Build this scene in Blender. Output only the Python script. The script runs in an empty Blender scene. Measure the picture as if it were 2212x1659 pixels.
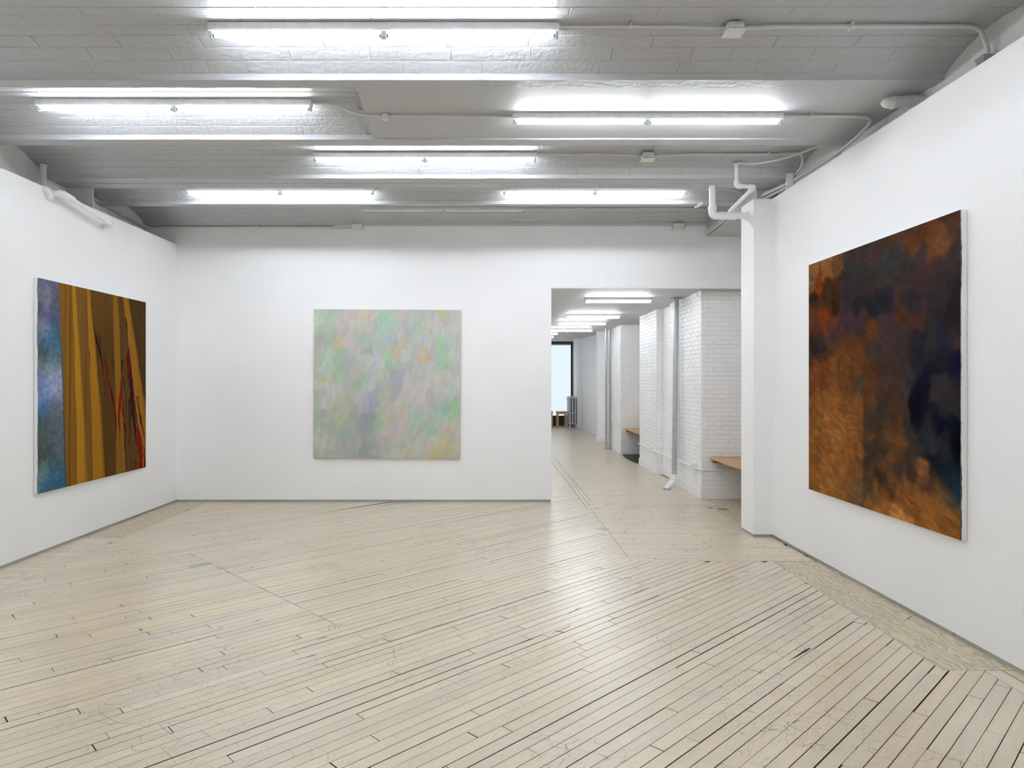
import bpy, bmesh, math, random
import numpy as np
from mathutils import Vector, Matrix

random.seed(7)
S = bpy.context.scene
COL = S.collection

# ------------------------------------------------------------------ camera
H = 1.75                      # eye height
F = 1475.0                    # focal length in pixels of the 2212 px wide frame
PX, PY = 1060.0, 824.0        # vanishing point of the room's depth lines
cam_d = bpy.data.cameras.new('camera')
cam_d.sensor_width = 36.0
cam_d.lens = F / 2212.0 * 36.0
cam_d.shift_x = (1106.0 - PX) / 2212.0
cam_d.shift_y = -(829.5 - PY) / 2212.0
cam_d.clip_start = 0.05
cam_d.clip_end = 100
cam = bpy.data.objects.new('camera', cam_d)
COL.objects.link(cam)
cam.location = (0, 0, H)
cam.rotation_euler = (math.pi / 2, 0, 0)
S.camera = cam

# ------------------------------------------------------------------ world, exposure, light levels
w = bpy.data.worlds.new('world')
S.world = w
w.use_nodes = True
w.node_tree.nodes['Background'].inputs['Color'].default_value = (0.75, 0.87, 1.0, 1)
w.node_tree.nodes['Background'].inputs['Strength'].default_value = 0.6
S.view_settings.view_transform = 'Standard'
S.view_settings.look = 'None'
S.view_settings.gamma = 1.0
S.view_settings.use_curve_mapping = False
S.view_settings.exposure = EXPOSURE = 1.49
TUBE = 30.0                   # radiance of a lit fluorescent tube
CORRIDOR_TUBE = 34.0
WINDOW = 0.33                  # radiance of the daylit roller shade
GAIN_L, GAIN_B, GAIN_R = 1.2, 1.22, 1.05  # paint albedo scale
S.cycles.use_denoising = True
S.cycles.max_bounces = 12
S.cycles.diffuse_bounces = 6
S.cycles.use_light_tree = False
S.cycles.glossy_bounces = 4
S.cycles.sample_clamp_indirect = 6.0
S.cycles.caustics_reflective = False
S.cycles.caustics_refractive = False


# ------------------------------------------------------------------ helpers
def P(x, y, d):
    """world point seen at pixel (x, y), standing d metres into the room"""
    return Vector(((x - PX) / F * d, d, H + (PY - y) / F * d))


def lin(c):
    return tuple((v / 12.92 if v <= 0.04045 else ((v + 0.055) / 1.055) ** 2.4) for v in (q / 255.0 for q in c))


class MB:
    """collects polygons, builds ONE mesh object"""
    def __init__(s):
        s.v, s.f, s.sm = [], [], []

    def add(s, verts, faces, smooth=False):
        o = len(s.v)
        s.v += [tuple(q) for q in verts]
        s.f += [tuple(i + o for i in f) for f in faces]
        s.sm += [smooth] * len(faces)

    def box(s, a, b, ch=0.0):
        x0, y0, z0 = a
        x1, y1, z1 = b
        if ch <= 0:
            s.add([(x0, y0, z0), (x1, y0, z0), (x1, y1, z0), (x0, y1, z0),
                   (x0, y0, z1), (x1, y0, z1), (x1, y1, z1), (x0, y1, z1)],
                  [(0, 3, 2, 1), (4, 5, 6, 7), (0, 1, 5, 4), (1, 2, 6, 5), (2, 3, 7, 6), (3, 0, 4, 7)])
        else:
            bm = bmesh.new()
            bmesh.ops.create_cube(bm, size=1)
            for q in bm.verts:
                q.co = Vector(((x0 + x1) / 2 + q.co.x * (x1 - x0), (y0 + y1) / 2 + q.co.y * (y1 - y0), (z0 + z1) / 2 + q.co.z * (z1 - z0)))
            bmesh.ops.bevel(bm, geom=bm.edges[:], offset=ch, segments=2, affect='EDGES', profile=0.5)
            bm.verts.index_update()
            s.add([q.co[:] for q in bm.verts], [[q.index for q in f.verts] for f in bm.faces])
            bm.free()

    def prism(s, poly, z0, z1):
        n = len(poly)
        s.add([(x, y, z0) for x, y in poly] + [(x, y, z1) for x, y in poly],
              [tuple(range(n - 1, -1, -1)), tuple(range(n, 2 * n))] + [(i, (i + 1) % n, n + (i + 1) % n, n + i) for i in range(n)])

    def tube(s, pts, r, n=10, caps=True):
        pts = [Vector(q) for q in pts]
        rs = r if isinstance(r, (list, tuple)) else [r] * len(pts)
        t0 = (pts[1] - pts[0]).normalized()
        a = Vector((0, 0, 1)) if abs(t0.z) < 0.9 else Vector((1, 0, 0))
        u = t0.cross(a).normalized()
        V = []
        for i, q in enumerate(pts):
            t = ((pts[i] - pts[i - 1]).normalized() if i else Vector()) + ((pts[i + 1] - pts[i]).normalized() if i < len(pts) - 1 else Vector())
            t.normalize()
            u = (u - t * u.dot(t)).normalized()
            k = t.cross(u)
            for j in range(n):
                an = 2 * math.pi * j / n
                V.append(q + (u * math.cos(an) + k * math.sin(an)) * rs[i])
        m = len(pts)
        Fc = [(i * n + j, i * n + (j + 1) % n, (i + 1) * n + (j + 1) % n, (i + 1) * n + j) for i in range(m - 1) for j in range(n)]
        s.add(V, Fc, True)
        if caps:
            s.add(V[:n], [tuple(range(n - 1, -1, -1))])
            s.add(V[-n:], [tuple(range(n))])

    def build(s, name, mat, parent=None):
        me = bpy.data.meshes.new(name)
        me.from_pydata(s.v, [], s.f)
        me.polygons.foreach_set('use_smooth', s.sm)
        bm = bmesh.new()
        bm.from_mesh(me)
        bmesh.ops.recalc_face_normals(bm, faces=bm.faces[:])
        bm.to_mesh(me)
        bm.free()
        me.materials.append(mat)
        o = bpy.data.objects.new(name, me)
        COL.objects.link(o)
        if parent is not None:
            o.parent = parent
            o.matrix_parent_inverse = Matrix.Identity(4)
        return o


def box(name, a, b, mat, parent=None, ch=0.0):
    m = MB()
    m.box(a, b, ch)
    return m.build(name, mat, parent)


def tag(o, label, cat=None, group=None, kind=None):
    o['label'] = label
    if cat:
        o['category'] = cat
    if group:
        o['group'] = group
    if kind:
        o['kind'] = kind
    return o


def struct(o, label=None):
    o['kind'] = 'structure'
    if label:
        o['label'] = label
    return o


def thing(name, label, cat, loc=(0, 0, 0), group=None):
    o = bpy.data.objects.new(name, None)
    o.empty_display_size = 0.1
    COL.objects.link(o)
    o.location = loc
    tag(o, label, cat, group)
    return o


def place(o, root):
    """child meshes are written in room coordinates: bring them into the thing's own frame"""
    o.parent = root
    o.matrix_parent_inverse = Matrix.Translation(-Vector(root.location))
    return o


def fillet(pts, r, k=6):
    pts = [Vector(q) for q in pts]
    out = [pts[0]]
    for i in range(1, len(pts) - 1):
        a, b, c = pts[i - 1], pts[i], pts[i + 1]
        d1, d2 = (a - b), (c - b)
        rr = min(r, d1.length * 0.49, d2.length * 0.49)
        p0, p1 = b + d1.normalized() * rr, b + d2.normalized() * rr
        for j in range(k + 1):
            t = j / k
            out.append(p0 * (1 - t) ** 2 + b * 2 * t * (1 - t) + p1 * t * t)
    out.append(pts[-1])
    return out


# ------------------------------------------------------------------ materials
def new_mat(name):
    m = bpy.data.materials.new(name)
    m.use_nodes = True
    nt = m.node_tree
    b = nt.nodes['Principled BSDF']
    return m, nt, b


def N(nt, typ, **kw):
    n = nt.nodes.new(typ)
    for k, v in kw.items():
        if k.startswith('i_'):
            n.inputs[k[2:].replace('_', ' ')].default_value = v
        else:
            setattr(n, k, v)
    return n


def math_n(nt, op, a, b=None, c=None, clamp=False):
    n = nt.nodes.new('ShaderNodeMath')
    n.operation = op
    n.use_clamp = clamp
    for i, q in enumerate((a, b, c)):
        if q is None:
            continue
        if hasattr(q, 'is_linked'):
            nt.links.new(q, n.inputs[i])
        else:
            n.inputs[i].default_value = q
    return n.outputs[0]


def mix_c(nt, fac, a, b, blend='MIX'):
    n = nt.nodes.new('ShaderNodeMix')
    n.data_type = 'RGBA'
    n.blend_type = blend
    for i, q in ((0, fac), (6, a), (7, b)):
        if hasattr(q, 'is_linked'):
            nt.links.new(q, n.inputs[i])
        elif i == 0:
            n.inputs[i].default_value = q
        else:
            n.inputs[i].default_value = (*q[:3], 1)
    return n.outputs[2]


def coords(nt, scale=(1, 1, 1), rotz=0.0, loc=(0, 0, 0)):
    tc = nt.nodes.new('ShaderNodeNewGeometry')
    mp = nt.nodes.new('ShaderNodeMapping')
    mp.vector_type = 'TEXTURE'          # rotates first, then scales
    mp.inputs['Rotation'].default_value = (0, 0, -rotz)
    mp.inputs['Scale'].default_value = tuple(1.0 / max(q, 1e-3) for q in scale)
    mp.inputs['Location'].default_value = loc
    nt.links.new(tc.outputs['Position'], mp.inputs['Vector'])
    return mp.outputs[0]


def noise(nt, vec, scale, detail=3, rough=0.55, dist=0.0):
    n = nt.nodes.new('ShaderNodeTexNoise')
    n.inputs['Scale'].default_value = scale
    n.inputs['Detail'].default_value = detail
    n.inputs['Roughness'].default_value = rough
    n.inputs['Distortion'].default_value = dist
    if vec is not None:
        nt.links.new(vec, n.inputs['Vector'])
    return n.outputs[0]


def ramp(nt, fac, lo, hi, a=0.0, b=1.0):
    n = nt.nodes.new('ShaderNodeMapRange')
    n.clamp = True
    nt.links.new(fac, n.inputs[0])
    n.inputs[1].default_value = lo
    n.inputs[2].default_value = hi
    n.inputs[3].default_value = a
    n.inputs[4].default_value = b
    return n.outputs[0]


def bump(nt, bsdf, height, strength, dist):
    n = nt.nodes.new('ShaderNodeBump')
    n.inputs['Strength'].default_value = strength
    n.inputs['Distance'].default_value = dist
    nt.links.new(height, n.inputs['Height'])
    nt.links.new(n.outputs[0], bsdf.inputs['Normal'])


def paint_mat(name, col, rough=0.55, var=0.03, bscale=60, bstr=0.15, bdist=0.002, dirt=None, dirt_amt=0.0):
    m, nt, b = new_mat(name)
    v = coords(nt)
    n1 = noise(nt, v, 1.3, 2)
    c = mix_c(nt, ramp(nt, n1, 0.3, 0.7), tuple(q * (1 - var) for q in col), tuple(min(1, q * (1 + var)) for q in col))
    if dirt:
        n2 = noise(nt, v, 9, 3, 0.7)
        c = mix_c(nt, ramp(nt, n2, 0.66, 0.78, 0, dirt_amt), c, dirt)
    nt.links.new(c, b.inputs['Base Color'])
    b.inputs['Roughness'].default_value = rough
    bump(nt, b, noise(nt, v, bscale, 1, 0.6), bstr, bdist)
    return m


def plain_mat(name, col, rough=0.5, metal=0.0):
    m, nt, b = new_mat(name)
    v = coords(nt)
    c = mix_c(nt, ramp(nt, noise(nt, v, 14, 1), 0.35, 0.65), tuple(q * 0.95 for q in col), tuple(min(1, q * 1.04) for q in col))
    nt.links.new(c, b.inputs['Base Color'])
    b.inputs['Roughness'].default_value = rough
    b.inputs['Metallic'].default_value = metal
    return m


def emit_mat(name, col, strength):
    m, nt, b = new_mat(name)
    b.inputs['Base Color'].default_value = (0.9, 0.9, 0.9, 1)
    b.inputs['Emission Color'].default_value = (*col, 1)
    b.inputs['Emission Strength'].default_value = strength
    return m


M = {}
M['wall'] = paint_mat('white wall paint', (0.90, 0.90, 0.905), 0.6, 0.012, 90, 0.08, 0.001)
M['old_wall'] = paint_mat('flaking old white paint', (0.80, 0.80, 0.79), 0.65, 0.05, 22, 0.5, 0.01, (0.16, 0.14, 0.12), 0.6)
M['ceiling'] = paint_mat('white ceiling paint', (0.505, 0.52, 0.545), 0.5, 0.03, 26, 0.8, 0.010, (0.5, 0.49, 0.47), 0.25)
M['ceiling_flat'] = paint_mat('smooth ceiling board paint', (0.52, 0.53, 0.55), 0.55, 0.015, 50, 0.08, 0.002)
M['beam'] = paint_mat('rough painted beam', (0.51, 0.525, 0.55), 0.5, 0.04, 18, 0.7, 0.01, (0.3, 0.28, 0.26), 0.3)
M['brick'] = paint_mat('white painted brick', (0.87, 0.87, 0.87), 0.5, 0.03, 45, 0.5, 0.005, (0.6, 0.59, 0.57), 0.3)
M['mortar'] = paint_mat('white painted mortar', (0.80, 0.80, 0.80), 0.6, 0.05, 60, 0.6, 0.005, (0.4, 0.39, 0.37), 0.4)
M['baseboard'] = paint_mat('white baseboard paint', (0.85, 0.85, 0.86), 0.45, 0.02, 40, 0.05, 0.001)
M['trim'] = paint_mat('grey recessed strip', (0.36, 0.36, 0.33), 0.6, 0.10, 30, 0.2, 0.002, (0.05, 0.045, 0.04), 0.9)
M['pipe'] = paint_mat('white painted pipe', (0.87, 0.87, 0.87), 0.35, 0.03, 30, 0.2, 0.003, (0.45, 0.40, 0.34), 0.25)
M['conduit'] = paint_mat('painted conduit', (0.70, 0.705, 0.71), 0.4, 0.03, 30, 0.1, 0.002)
M['steel'] = plain_mat('galvanised steel', (0.47, 0.48, 0.49), 0.38, 0.6)
M['greyplate'] = plain_mat('grey sheet metal', (0.40, 0.41, 0.42), 0.45, 0.3)
M['fixture'] = plain_mat('white enamel', (0.82, 0.83, 0.84), 0.35)
M['socket'] = plain_mat('pale plastic', (0.62, 0.63, 0.62), 0.4)
M['green'] = plain_mat('green tube end', (0.10, 0.32, 0.16), 0.4)
M['tube'] = emit_mat('lit tube', (0.885, 0.935, 1.0), TUBE)
M['tube2'] = emit_mat('lit corridor tube', (0.885, 0.935, 1.0), CORRIDOR_TUBE)
M['shade'] = emit_mat('daylit roller shade', (0.80, 0.92, 1.0), WINDOW)
M['shade'].node_tree.nodes['Principled BSDF'].inputs['Base Color'].default_value = (0.12, 0.12, 0.12, 1)
M['dark'] = plain_mat('dark brown window frame', (0.022, 0.018, 0.016), 0.5)
M['black'] = plain_mat('black rubber floor', (0.02, 0.02, 0.022), 0.5)
M['subfloor'] = plain_mat('dark gap under planks', (0.030, 0.021, 0.014), 0.9)
M['canvas'] = paint_mat('white primed canvas', (0.84, 0.84, 0.83), 0.7, 0.02, 300, 0.1, 0.001)
M['canvas_tan'] = paint_mat('raw canvas edge', (0.62, 0.56, 0.46), 0.7, 0.04, 300, 0.1, 0.001)
M['radiator'] = plain_mat('silver radiator paint', (0.50, 0.52, 0.56), 0.4, 0.2)


def glass_mat():
    m, nt, b = new_mat('window glass')
    b.inputs['Base Color'].default_value = (0.9, 0.97, 1, 1)
    b.inputs['Roughness'].default_value = 0.02
    b.inputs['Transmission Weight'].default_value = 1.0
    b.inputs['IOR'].default_value = 1.1
    return m


M['glass'] = glass_mat()


def wood_mat(name, c1, c2, rotz, gl=2.0, gw=60.0, rough=0.4):
    m, nt, b = new_mat(name)
    v = coords(nt, (gl, gw, gw), rotz)
    g = noise(nt, v, 1.0, 5, 0.6, 0.4)
    c = mix_c(nt, ramp(nt, g, 0.3, 0.7), c1, c2)
    nt.links.new(c, b.inputs['Base Color'])
    b.inputs['Roughness'].default_value = rough
    return m


M['bench'] = wood_mat('oak bench top', lin((176, 132, 88)), lin((206, 166, 120)), 0.0, 2.5, 40, 0.45)
M['bench_dark'] = wood_mat('bench bracket wood', lin((120, 96, 70)), lin((140, 112, 84)), 0.0, 4, 30, 0.6)
M['stool'] = wood_mat('pine stool', lin((190, 150, 105)), lin((214, 176, 130)), 0.0, 3, 30, 0.5)

PA = math.radians(46.2)        # planks run this far round from the depth axis towards +X
PU = (math.sin(PA), math.cos(PA))
PVd = (math.cos(PA), -math.sin(PA))
PLANK_ROT = -(math.pi / 2 - PA)   # turns the plank direction onto +X


def floor_mat(name, rotz):
    """worn, bleached strip flooring; tint comes from each plank's own colour attribute"""
    m, nt, b = new_mat(name)
    at = N(nt, 'ShaderNodeAttribute', attribute_name='tint')
    base = at.outputs['Color']
    vg = coords(nt, (1.2, 42, 42), rotz)
    g = noise(nt, vg, 1.0, 3, 0.62)
    c = mix_c(nt, ramp(nt, g, 0.30, 0.72, 0, 0.15), base, lin((150, 134, 116)))
    v = coords(nt)
    # worn patches: yellow varnish left over, cool grey grime along the boards
    n_y = noise(nt, coords(nt, (0.8, 3.2, 3), rotz, (3.1, 0.4, 0)), 0.9, 2, 0.6)
    c = mix_c(nt, ramp(nt, n_y, 0.58, 0.76, 0, 0.34), c, lin((218, 196, 148)))
    c = mix_c(nt, ramp(nt, n_y, 0.20, 0.42, 0.34, 0), c, lin((172, 172, 168)))
    n_p = noise(nt, coords(nt, (1.0, 6.0, 6), rotz, (1.7, 9.2, 0)), 1.3, 2, 0.6)
    c = mix_c(nt, ramp(nt, n_p, 0.60, 0.80, 0, 0.22), c, lin((204, 182, 160)))
    c = mix_c(nt, ramp(nt, n_p, 0.20, 0.40, 0.36, 0), c, lin((172, 175, 178)))
    # scratches: fine arcs and drag marks, gathered in places
    msk = ramp(nt, noise(nt, v, 0.9, 1, 0.6), 0.47, 0.62)
    tot = None
    for k, (sc, st, rz, th) in enumerate(((7.0, (1, 3.2, 1), 0.5, 0.016), (9.0, (3.5, 1, 1), 1.0, 0.016), (15.0, (1, 5.0, 1), -1.0, 0.02))):
        vv = coords(nt, st, rz, (k * 3.3, k * 1.7, 0))
        dn = nt.nodes.new('ShaderNodeVectorMath')
        dn.operation = 'MULTIPLY_ADD'
        nz = nt.nodes.new('ShaderNodeTexNoise')
        nz.inputs['Scale'].default_value = 1.6
        nz.inputs['Detail'].default_value = 1
        nt.links.new(vv, nz.inputs['Vector'])
        nt.links.new(nz.outputs[1], dn.inputs[0])
        dn.inputs[1].default_value = (0.5, 0.5, 0.5)
        nt.links.new(vv, dn.inputs[2])
        vo = nt.nodes.new('ShaderNodeTexVoronoi')
        vo.feature = 'DISTANCE_TO_EDGE'
        vo.inputs['Scale'].default_value = sc / 2.2
        nt.links.new(dn.outputs[0], vo.inputs['Vector'])
        line = ramp(nt, vo.outputs['Distance'], 0.0, th, 1, 0)
        gate = ramp(nt, noise(nt, coords(nt, (1, 1, 1), 0, (k * 5.1, k * 2.9, 0)), 3.5 + k, 1, 0.5), 0.47, 0.56)
        line = math_n(nt, 'MULTIPLY', line, gate)
        tot = line if tot is None else math_n(nt, 'MAXIMUM', tot, line)
    sm = math_n(nt, 'MULTIPLY', tot, math_n(nt, 'MULTIPLY_ADD', msk, 0.62, 0.20))
    c = mix_c(nt, sm, c, lin((104, 94, 84)))
    # pits and paint specks
    vo = nt.nodes.new('ShaderNodeTexVoronoi')
    vo.inputs['Scale'].default_value = 9
    nt.links.new(coords(nt, (1, 1, 0), rotz), vo.inputs['Vector'])
    sp = ramp(nt, vo.outputs['Distance'], 0.018, 0.04, 1, 0)
    sp = math_n(nt, 'MULTIPLY', sp, ramp(nt, n_p, 0.52, 0.62, 0, 0.18))
    c = mix_c(nt, sp, c, lin((96, 84, 74)))
    nt.links.new(c, b.inputs['Base Color'])
    b.inputs['Roughness'].default_value = 0.29
    b.inputs['Specular IOR Level'].default_value = 0.5
    return m


M['plank'] = floor_mat('bleached diagonal plank', PLANK_ROT)
M['plank_x'] = floor_mat('bleached cross plank', 0.0)
M['plank_y'] = floor_mat('bleached border plank', math.pi / 2)


def plywood_mat(name, rotz):
    m, nt, b = new_mat(name)
    v = coords(nt, (1.7, 4.2, 4), rotz)
    wv = nt.nodes.new('ShaderNodeTexWave')
    wv.wave_type = 'BANDS'
    wv.bands_direction = 'Y'
    wv.inputs['Scale'].default_value = 1.5
    wv.inputs['Distortion'].default_value = 20.0
    wv.inputs['Detail'].default_value = 3.0
    wv.inputs['Detail Scale'].default_value = 1.2
    nt.links.new(v, wv.inputs['Vector'])
    c = mix_c(nt, ramp(nt, wv.outputs[1], 0.40, 0.65), lin((206, 192, 158)), lin((178, 166, 148)))
    n_b = noise(nt, coords(nt, (2, 4, 4), rotz), 1.6, 5, 0.7)
    c = mix_c(nt, ramp(nt, n_b, 0.52, 0.68, 0, 0.75), c, lin((158, 158, 164)))
    nt.links.new(c, b.inputs['Base Color'])
    b.inputs['Roughness'].default_value = 0.5
    return m


M['plywood'] = plywood_mat('worn plywood patch', math.pi / 2)

# ================================================================== THE ROOM SHELL
XL, XR, YB = -4.57, 3.17, 9.93        # drywall faces left and right, back wall
YF = -3.2                             # wall behind the camera
XOL, XOR = -4.95, 3.40                # old walls behind the drywall
ZB = H + 2.26                         # underside of the beam flanges
ZS = H + 2.295                        # springing of the ceiling arches
RISE = 0.13
ZH = H + 1.36                         # doorway head and corridor ceiling
XJ = 0.882                            # door jamb
YC = 27.0                             # far window wall
GAP = 0.03                            # drywall stops short of the floor

struct(box('wall_left', (XL - 0.09, YF, GAP), (XL, YB, H + 1.992), M['wall']), 'white drywall on the left, stopping below the ceiling')
struct(box('wall_right', (XR, YF, GAP), (XR + 0.08, 7.68, H + 2.055), M['wall']), 'white drywall on the right, stopping below the ceiling')
struct(box('wall_right_pilaster', (2.957, 7.68, GAP), (XR + 0.08, 8.06, H + 2.055), M['wall']), 'white boxed pier ending the right wall')
m = MB()
m.box((-5.25, YB, GAP), (XJ, YB + 0.12, 4.3))
m.box((XJ, YB, ZH), (4.3, YB + 0.12, 4.3))
struct(m.build('wall_back', M['wall']), 'white back wall with a wide opening on its right')
struct(box('wall_front', (-5.3, YF - 0.12, 0), (4.3, YF, 4.3), M['wall']))
m = MB()
m.prism([(-5.25, YF), (-4.72, YF), (-4.72, 6.2), (XOL, 7.35), (XOL, 7.97), (-5.25, 7.97)], 0.0, 4.3)
m.box((-5.25, 7.97, 0.0), (-5.02, YB, 4.3))
struct(m.build('wall_left_old', M['old_wall']), 'old plastered wall showing above the left drywall')
m = MB()
m.box((-4.95, 7.965, 3.2), (-4.64, 7.978, ZB + 0.02))
struct(m.build('wall_left_old_pier', M['old_wall']), 'flaking plaster pier above the left drywall')
struct(box('wall_right_old', (XOR, YF, 0), (XOR + 0.2, 8.07, 4.3), M['old_wall']), 'old plastered wall showing above the right drywall')
struct(box('wall_alcove', (4.2, 7.8, 0), (4.35, 10.3, 4.3), M['wall']))
struct(box('wall_alcove_side', (XR + 0.08, 7.6, 0), (4.2, 7.8, H + 2.04), M['wall']))
struct(box('trim_soffit', (3.145, 8.07, H + 2.107), (4.2, YB, 4.3), M['ceiling_flat']), 'white boxed soffit over the alcove')

# grey recessed strips along the drywall foot
struct(box('trim_1', (XL - 0.05, YF, 0.0005), (XL - 0.006, YB, GAP), M['trim']), 'grey recessed strip under the left wall')
struct(box('trim_2', (XL, YB + 0.006, 0.0005), (XJ - 0.01, YB + 0.06, GAP), M['trim']), 'grey recessed strip under the back wall')
struct(box('trim_3', (XR + 0.006, YF, 0.0005), (XR + 0.05, 7.68, GAP), M['trim']), 'grey recessed strip under the right wall')
struct(box('trim_4', (2.964, 7.687, 0.0005), (XR + 0.05, 8.05, GAP), M['trim']), 'grey recessed strip under the boxed pier')

# ------------------------------------------------------------------ ceiling: arched tile bays between steel flanges
FL = [(-2.21, -2.06), (-0.99, -0.84), (0.23, 0.38), (1.45, 1.60), (2.67, 2.82), (3.89, 4.04),
      (5.113, 5.258), (6.374, 6.545), (7.593, 7.96), (8.69, 8.82), (9.87, 9.96)]
bays = [(YF, FL[0][0])] + [(FL[i][1], FL[i + 1][0]) for i in range(len(FL) - 1)]


def arch_z(y, bay):
    y0, y1 = bay
    t = (y - (y0 + y1) / 2) / ((y1 - y0) / 2)
    return ZS + RISE * max(0.0, 1 - t * t)


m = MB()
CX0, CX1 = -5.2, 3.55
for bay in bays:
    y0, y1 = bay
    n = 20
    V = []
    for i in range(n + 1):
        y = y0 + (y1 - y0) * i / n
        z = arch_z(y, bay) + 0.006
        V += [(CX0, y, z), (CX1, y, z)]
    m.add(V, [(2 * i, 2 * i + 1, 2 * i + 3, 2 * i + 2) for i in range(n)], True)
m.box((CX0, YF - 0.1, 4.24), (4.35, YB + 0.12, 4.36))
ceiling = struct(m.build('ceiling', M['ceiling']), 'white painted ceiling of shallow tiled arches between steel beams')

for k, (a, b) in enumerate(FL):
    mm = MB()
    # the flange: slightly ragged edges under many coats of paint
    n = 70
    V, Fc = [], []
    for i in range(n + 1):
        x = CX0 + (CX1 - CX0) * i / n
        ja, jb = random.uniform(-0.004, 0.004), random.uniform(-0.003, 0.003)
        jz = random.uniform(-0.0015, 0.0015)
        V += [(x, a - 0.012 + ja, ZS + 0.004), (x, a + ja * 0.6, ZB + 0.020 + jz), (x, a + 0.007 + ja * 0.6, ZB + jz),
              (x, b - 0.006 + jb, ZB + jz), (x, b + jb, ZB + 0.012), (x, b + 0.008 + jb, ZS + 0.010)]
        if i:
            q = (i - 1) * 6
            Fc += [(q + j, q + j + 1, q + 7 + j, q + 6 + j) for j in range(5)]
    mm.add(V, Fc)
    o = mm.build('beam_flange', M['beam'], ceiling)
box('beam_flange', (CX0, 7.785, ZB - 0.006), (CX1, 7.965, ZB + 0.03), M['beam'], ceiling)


def tile_geo(bay, y0, y1, x0, x1, off, g=0.0007):
    """one slightly uneven tile following the arch"""
    xa, xb, ya, yb = x0 + g, x1 - g, y0 + g, y1 - g
    ia, ib, ja, jb = xa + 0.006, xb - 0.006, ya + 0.006, yb - 0.006
    ym = (ya + yb) / 2
    top = [(x, y, arch_z(y, bay) + 0.0026) for x, y in ((xa, ya), (xb, ya), (xb, yb), (xa, yb))]
    tl = random.uniform(-0.0005, 0.0005)
    bot = [(x, y, arch_z(y, bay) + 0.0010 - off + (tl if y > ym else -tl)) for x, y in ((ia, ja), (ib, ja), (ib, jb), (ia, jb))]
    return top + bot, [(4, 5, 6, 7), (0, 1, 5, 4), (1, 2, 6, 5), (2, 3, 7, 6), (3, 0, 4, 7)]


PATCH_X = -1.06                       # smooth board covers the second bay from here to the right
for bi, bay in enumerate(bays):
    y0, y1 = bay
    vis_bay = bi in (6, 7)            # the two bays nearest to the camera that the photograph shows
    nc = max(2, round((y1 - y0) / 0.115))
    cw = (y1 - y0) / nc
    field = MB()
    for c in range(nc):
        ya, yb = y0 + c * cw, y0 + (c + 1) * cw
        x = CX0 + random.uniform(-0.28, 0)
        co = random.uniform(0, 0.0034)
        while x < CX1:
            L = random.choice((0.29, 0.58, 0.58, 0.87))
            xe = min(x + L, CX1)
            V, Fc = tile_geo(bay, ya, yb, max(x, CX0), xe, co + random.uniform(0, 0.0008))
            x = xe
            if xe - max(CX0, x - L) < 0.03:
                continue
            xc = (V[0][0] + V[1][0]) / 2
            if bi == 7 and xc > PATCH_X:
                continue
            if (bi == 6 and ya > 4.12 and -3.9 < xc < 3.45) or (bi == 7 and ya > 5.45 and xc > -4.9):
                t = MB()
                t.add(V, Fc)
                t.build('ceiling_tile', M['ceiling'], ceiling)
            else:
                field.add(V, Fc)
    if field.v:
        o = field.build('ceiling_tiles', M['ceiling'], ceiling)
        o['kind'] = 'stuff'
# smooth board patch in the second bay
m = MB()
pz = H + 2.272
m.prism([(PATCH_X + 0.02, 5.262), (CX1, 5.262), (CX1, 6.37), (PATCH_X - 0.04, 6.37)], pz, pz + 0.05)
m.build('ceiling_board', M['ceiling_flat'], ceiling)

# ------------------------------------------------------------------ corridor shell
YD0 = YB + 0.12
XCL = -1.0
m = MB()
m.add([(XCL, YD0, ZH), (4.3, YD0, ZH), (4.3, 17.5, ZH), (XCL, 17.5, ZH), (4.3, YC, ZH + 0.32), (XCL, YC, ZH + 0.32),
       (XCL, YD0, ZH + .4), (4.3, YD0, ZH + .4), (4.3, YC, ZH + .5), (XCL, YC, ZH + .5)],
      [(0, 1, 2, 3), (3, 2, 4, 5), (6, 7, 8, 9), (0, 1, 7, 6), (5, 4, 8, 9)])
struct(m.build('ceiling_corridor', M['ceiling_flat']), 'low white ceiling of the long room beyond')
struct(box('wall_corridor_left', (XCL - 0.12, YD0, 0), (XCL, YC, 3.6), M['wall']))
m = MB()
m.box((4.2, 10.3, 0), (4.35, YC, 3.6))
struct(m.build('wall_corridor_right', M['wall']))

BL, BC = 0.215, 0.0675


def brick_mesh(l, h, d):
    j = 0.0045
    e = 0.006
    v = [(j, 0, j), (l - j, 0, j), (l - j, 0, h - j), (j, 0, h - j),
         (j + e, -d, j + e), (l - j - e, -d, j + e), (l - j - e, -d, h - j - e), (j + e, -d, h - j - e)]
    return v, [(4, 5, 6, 7), (0, 1, 5, 4), (1, 2, 6, 5), (2, 3, 7, 6), (3, 0, 4, 7)]


brick_cache = {}


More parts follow.
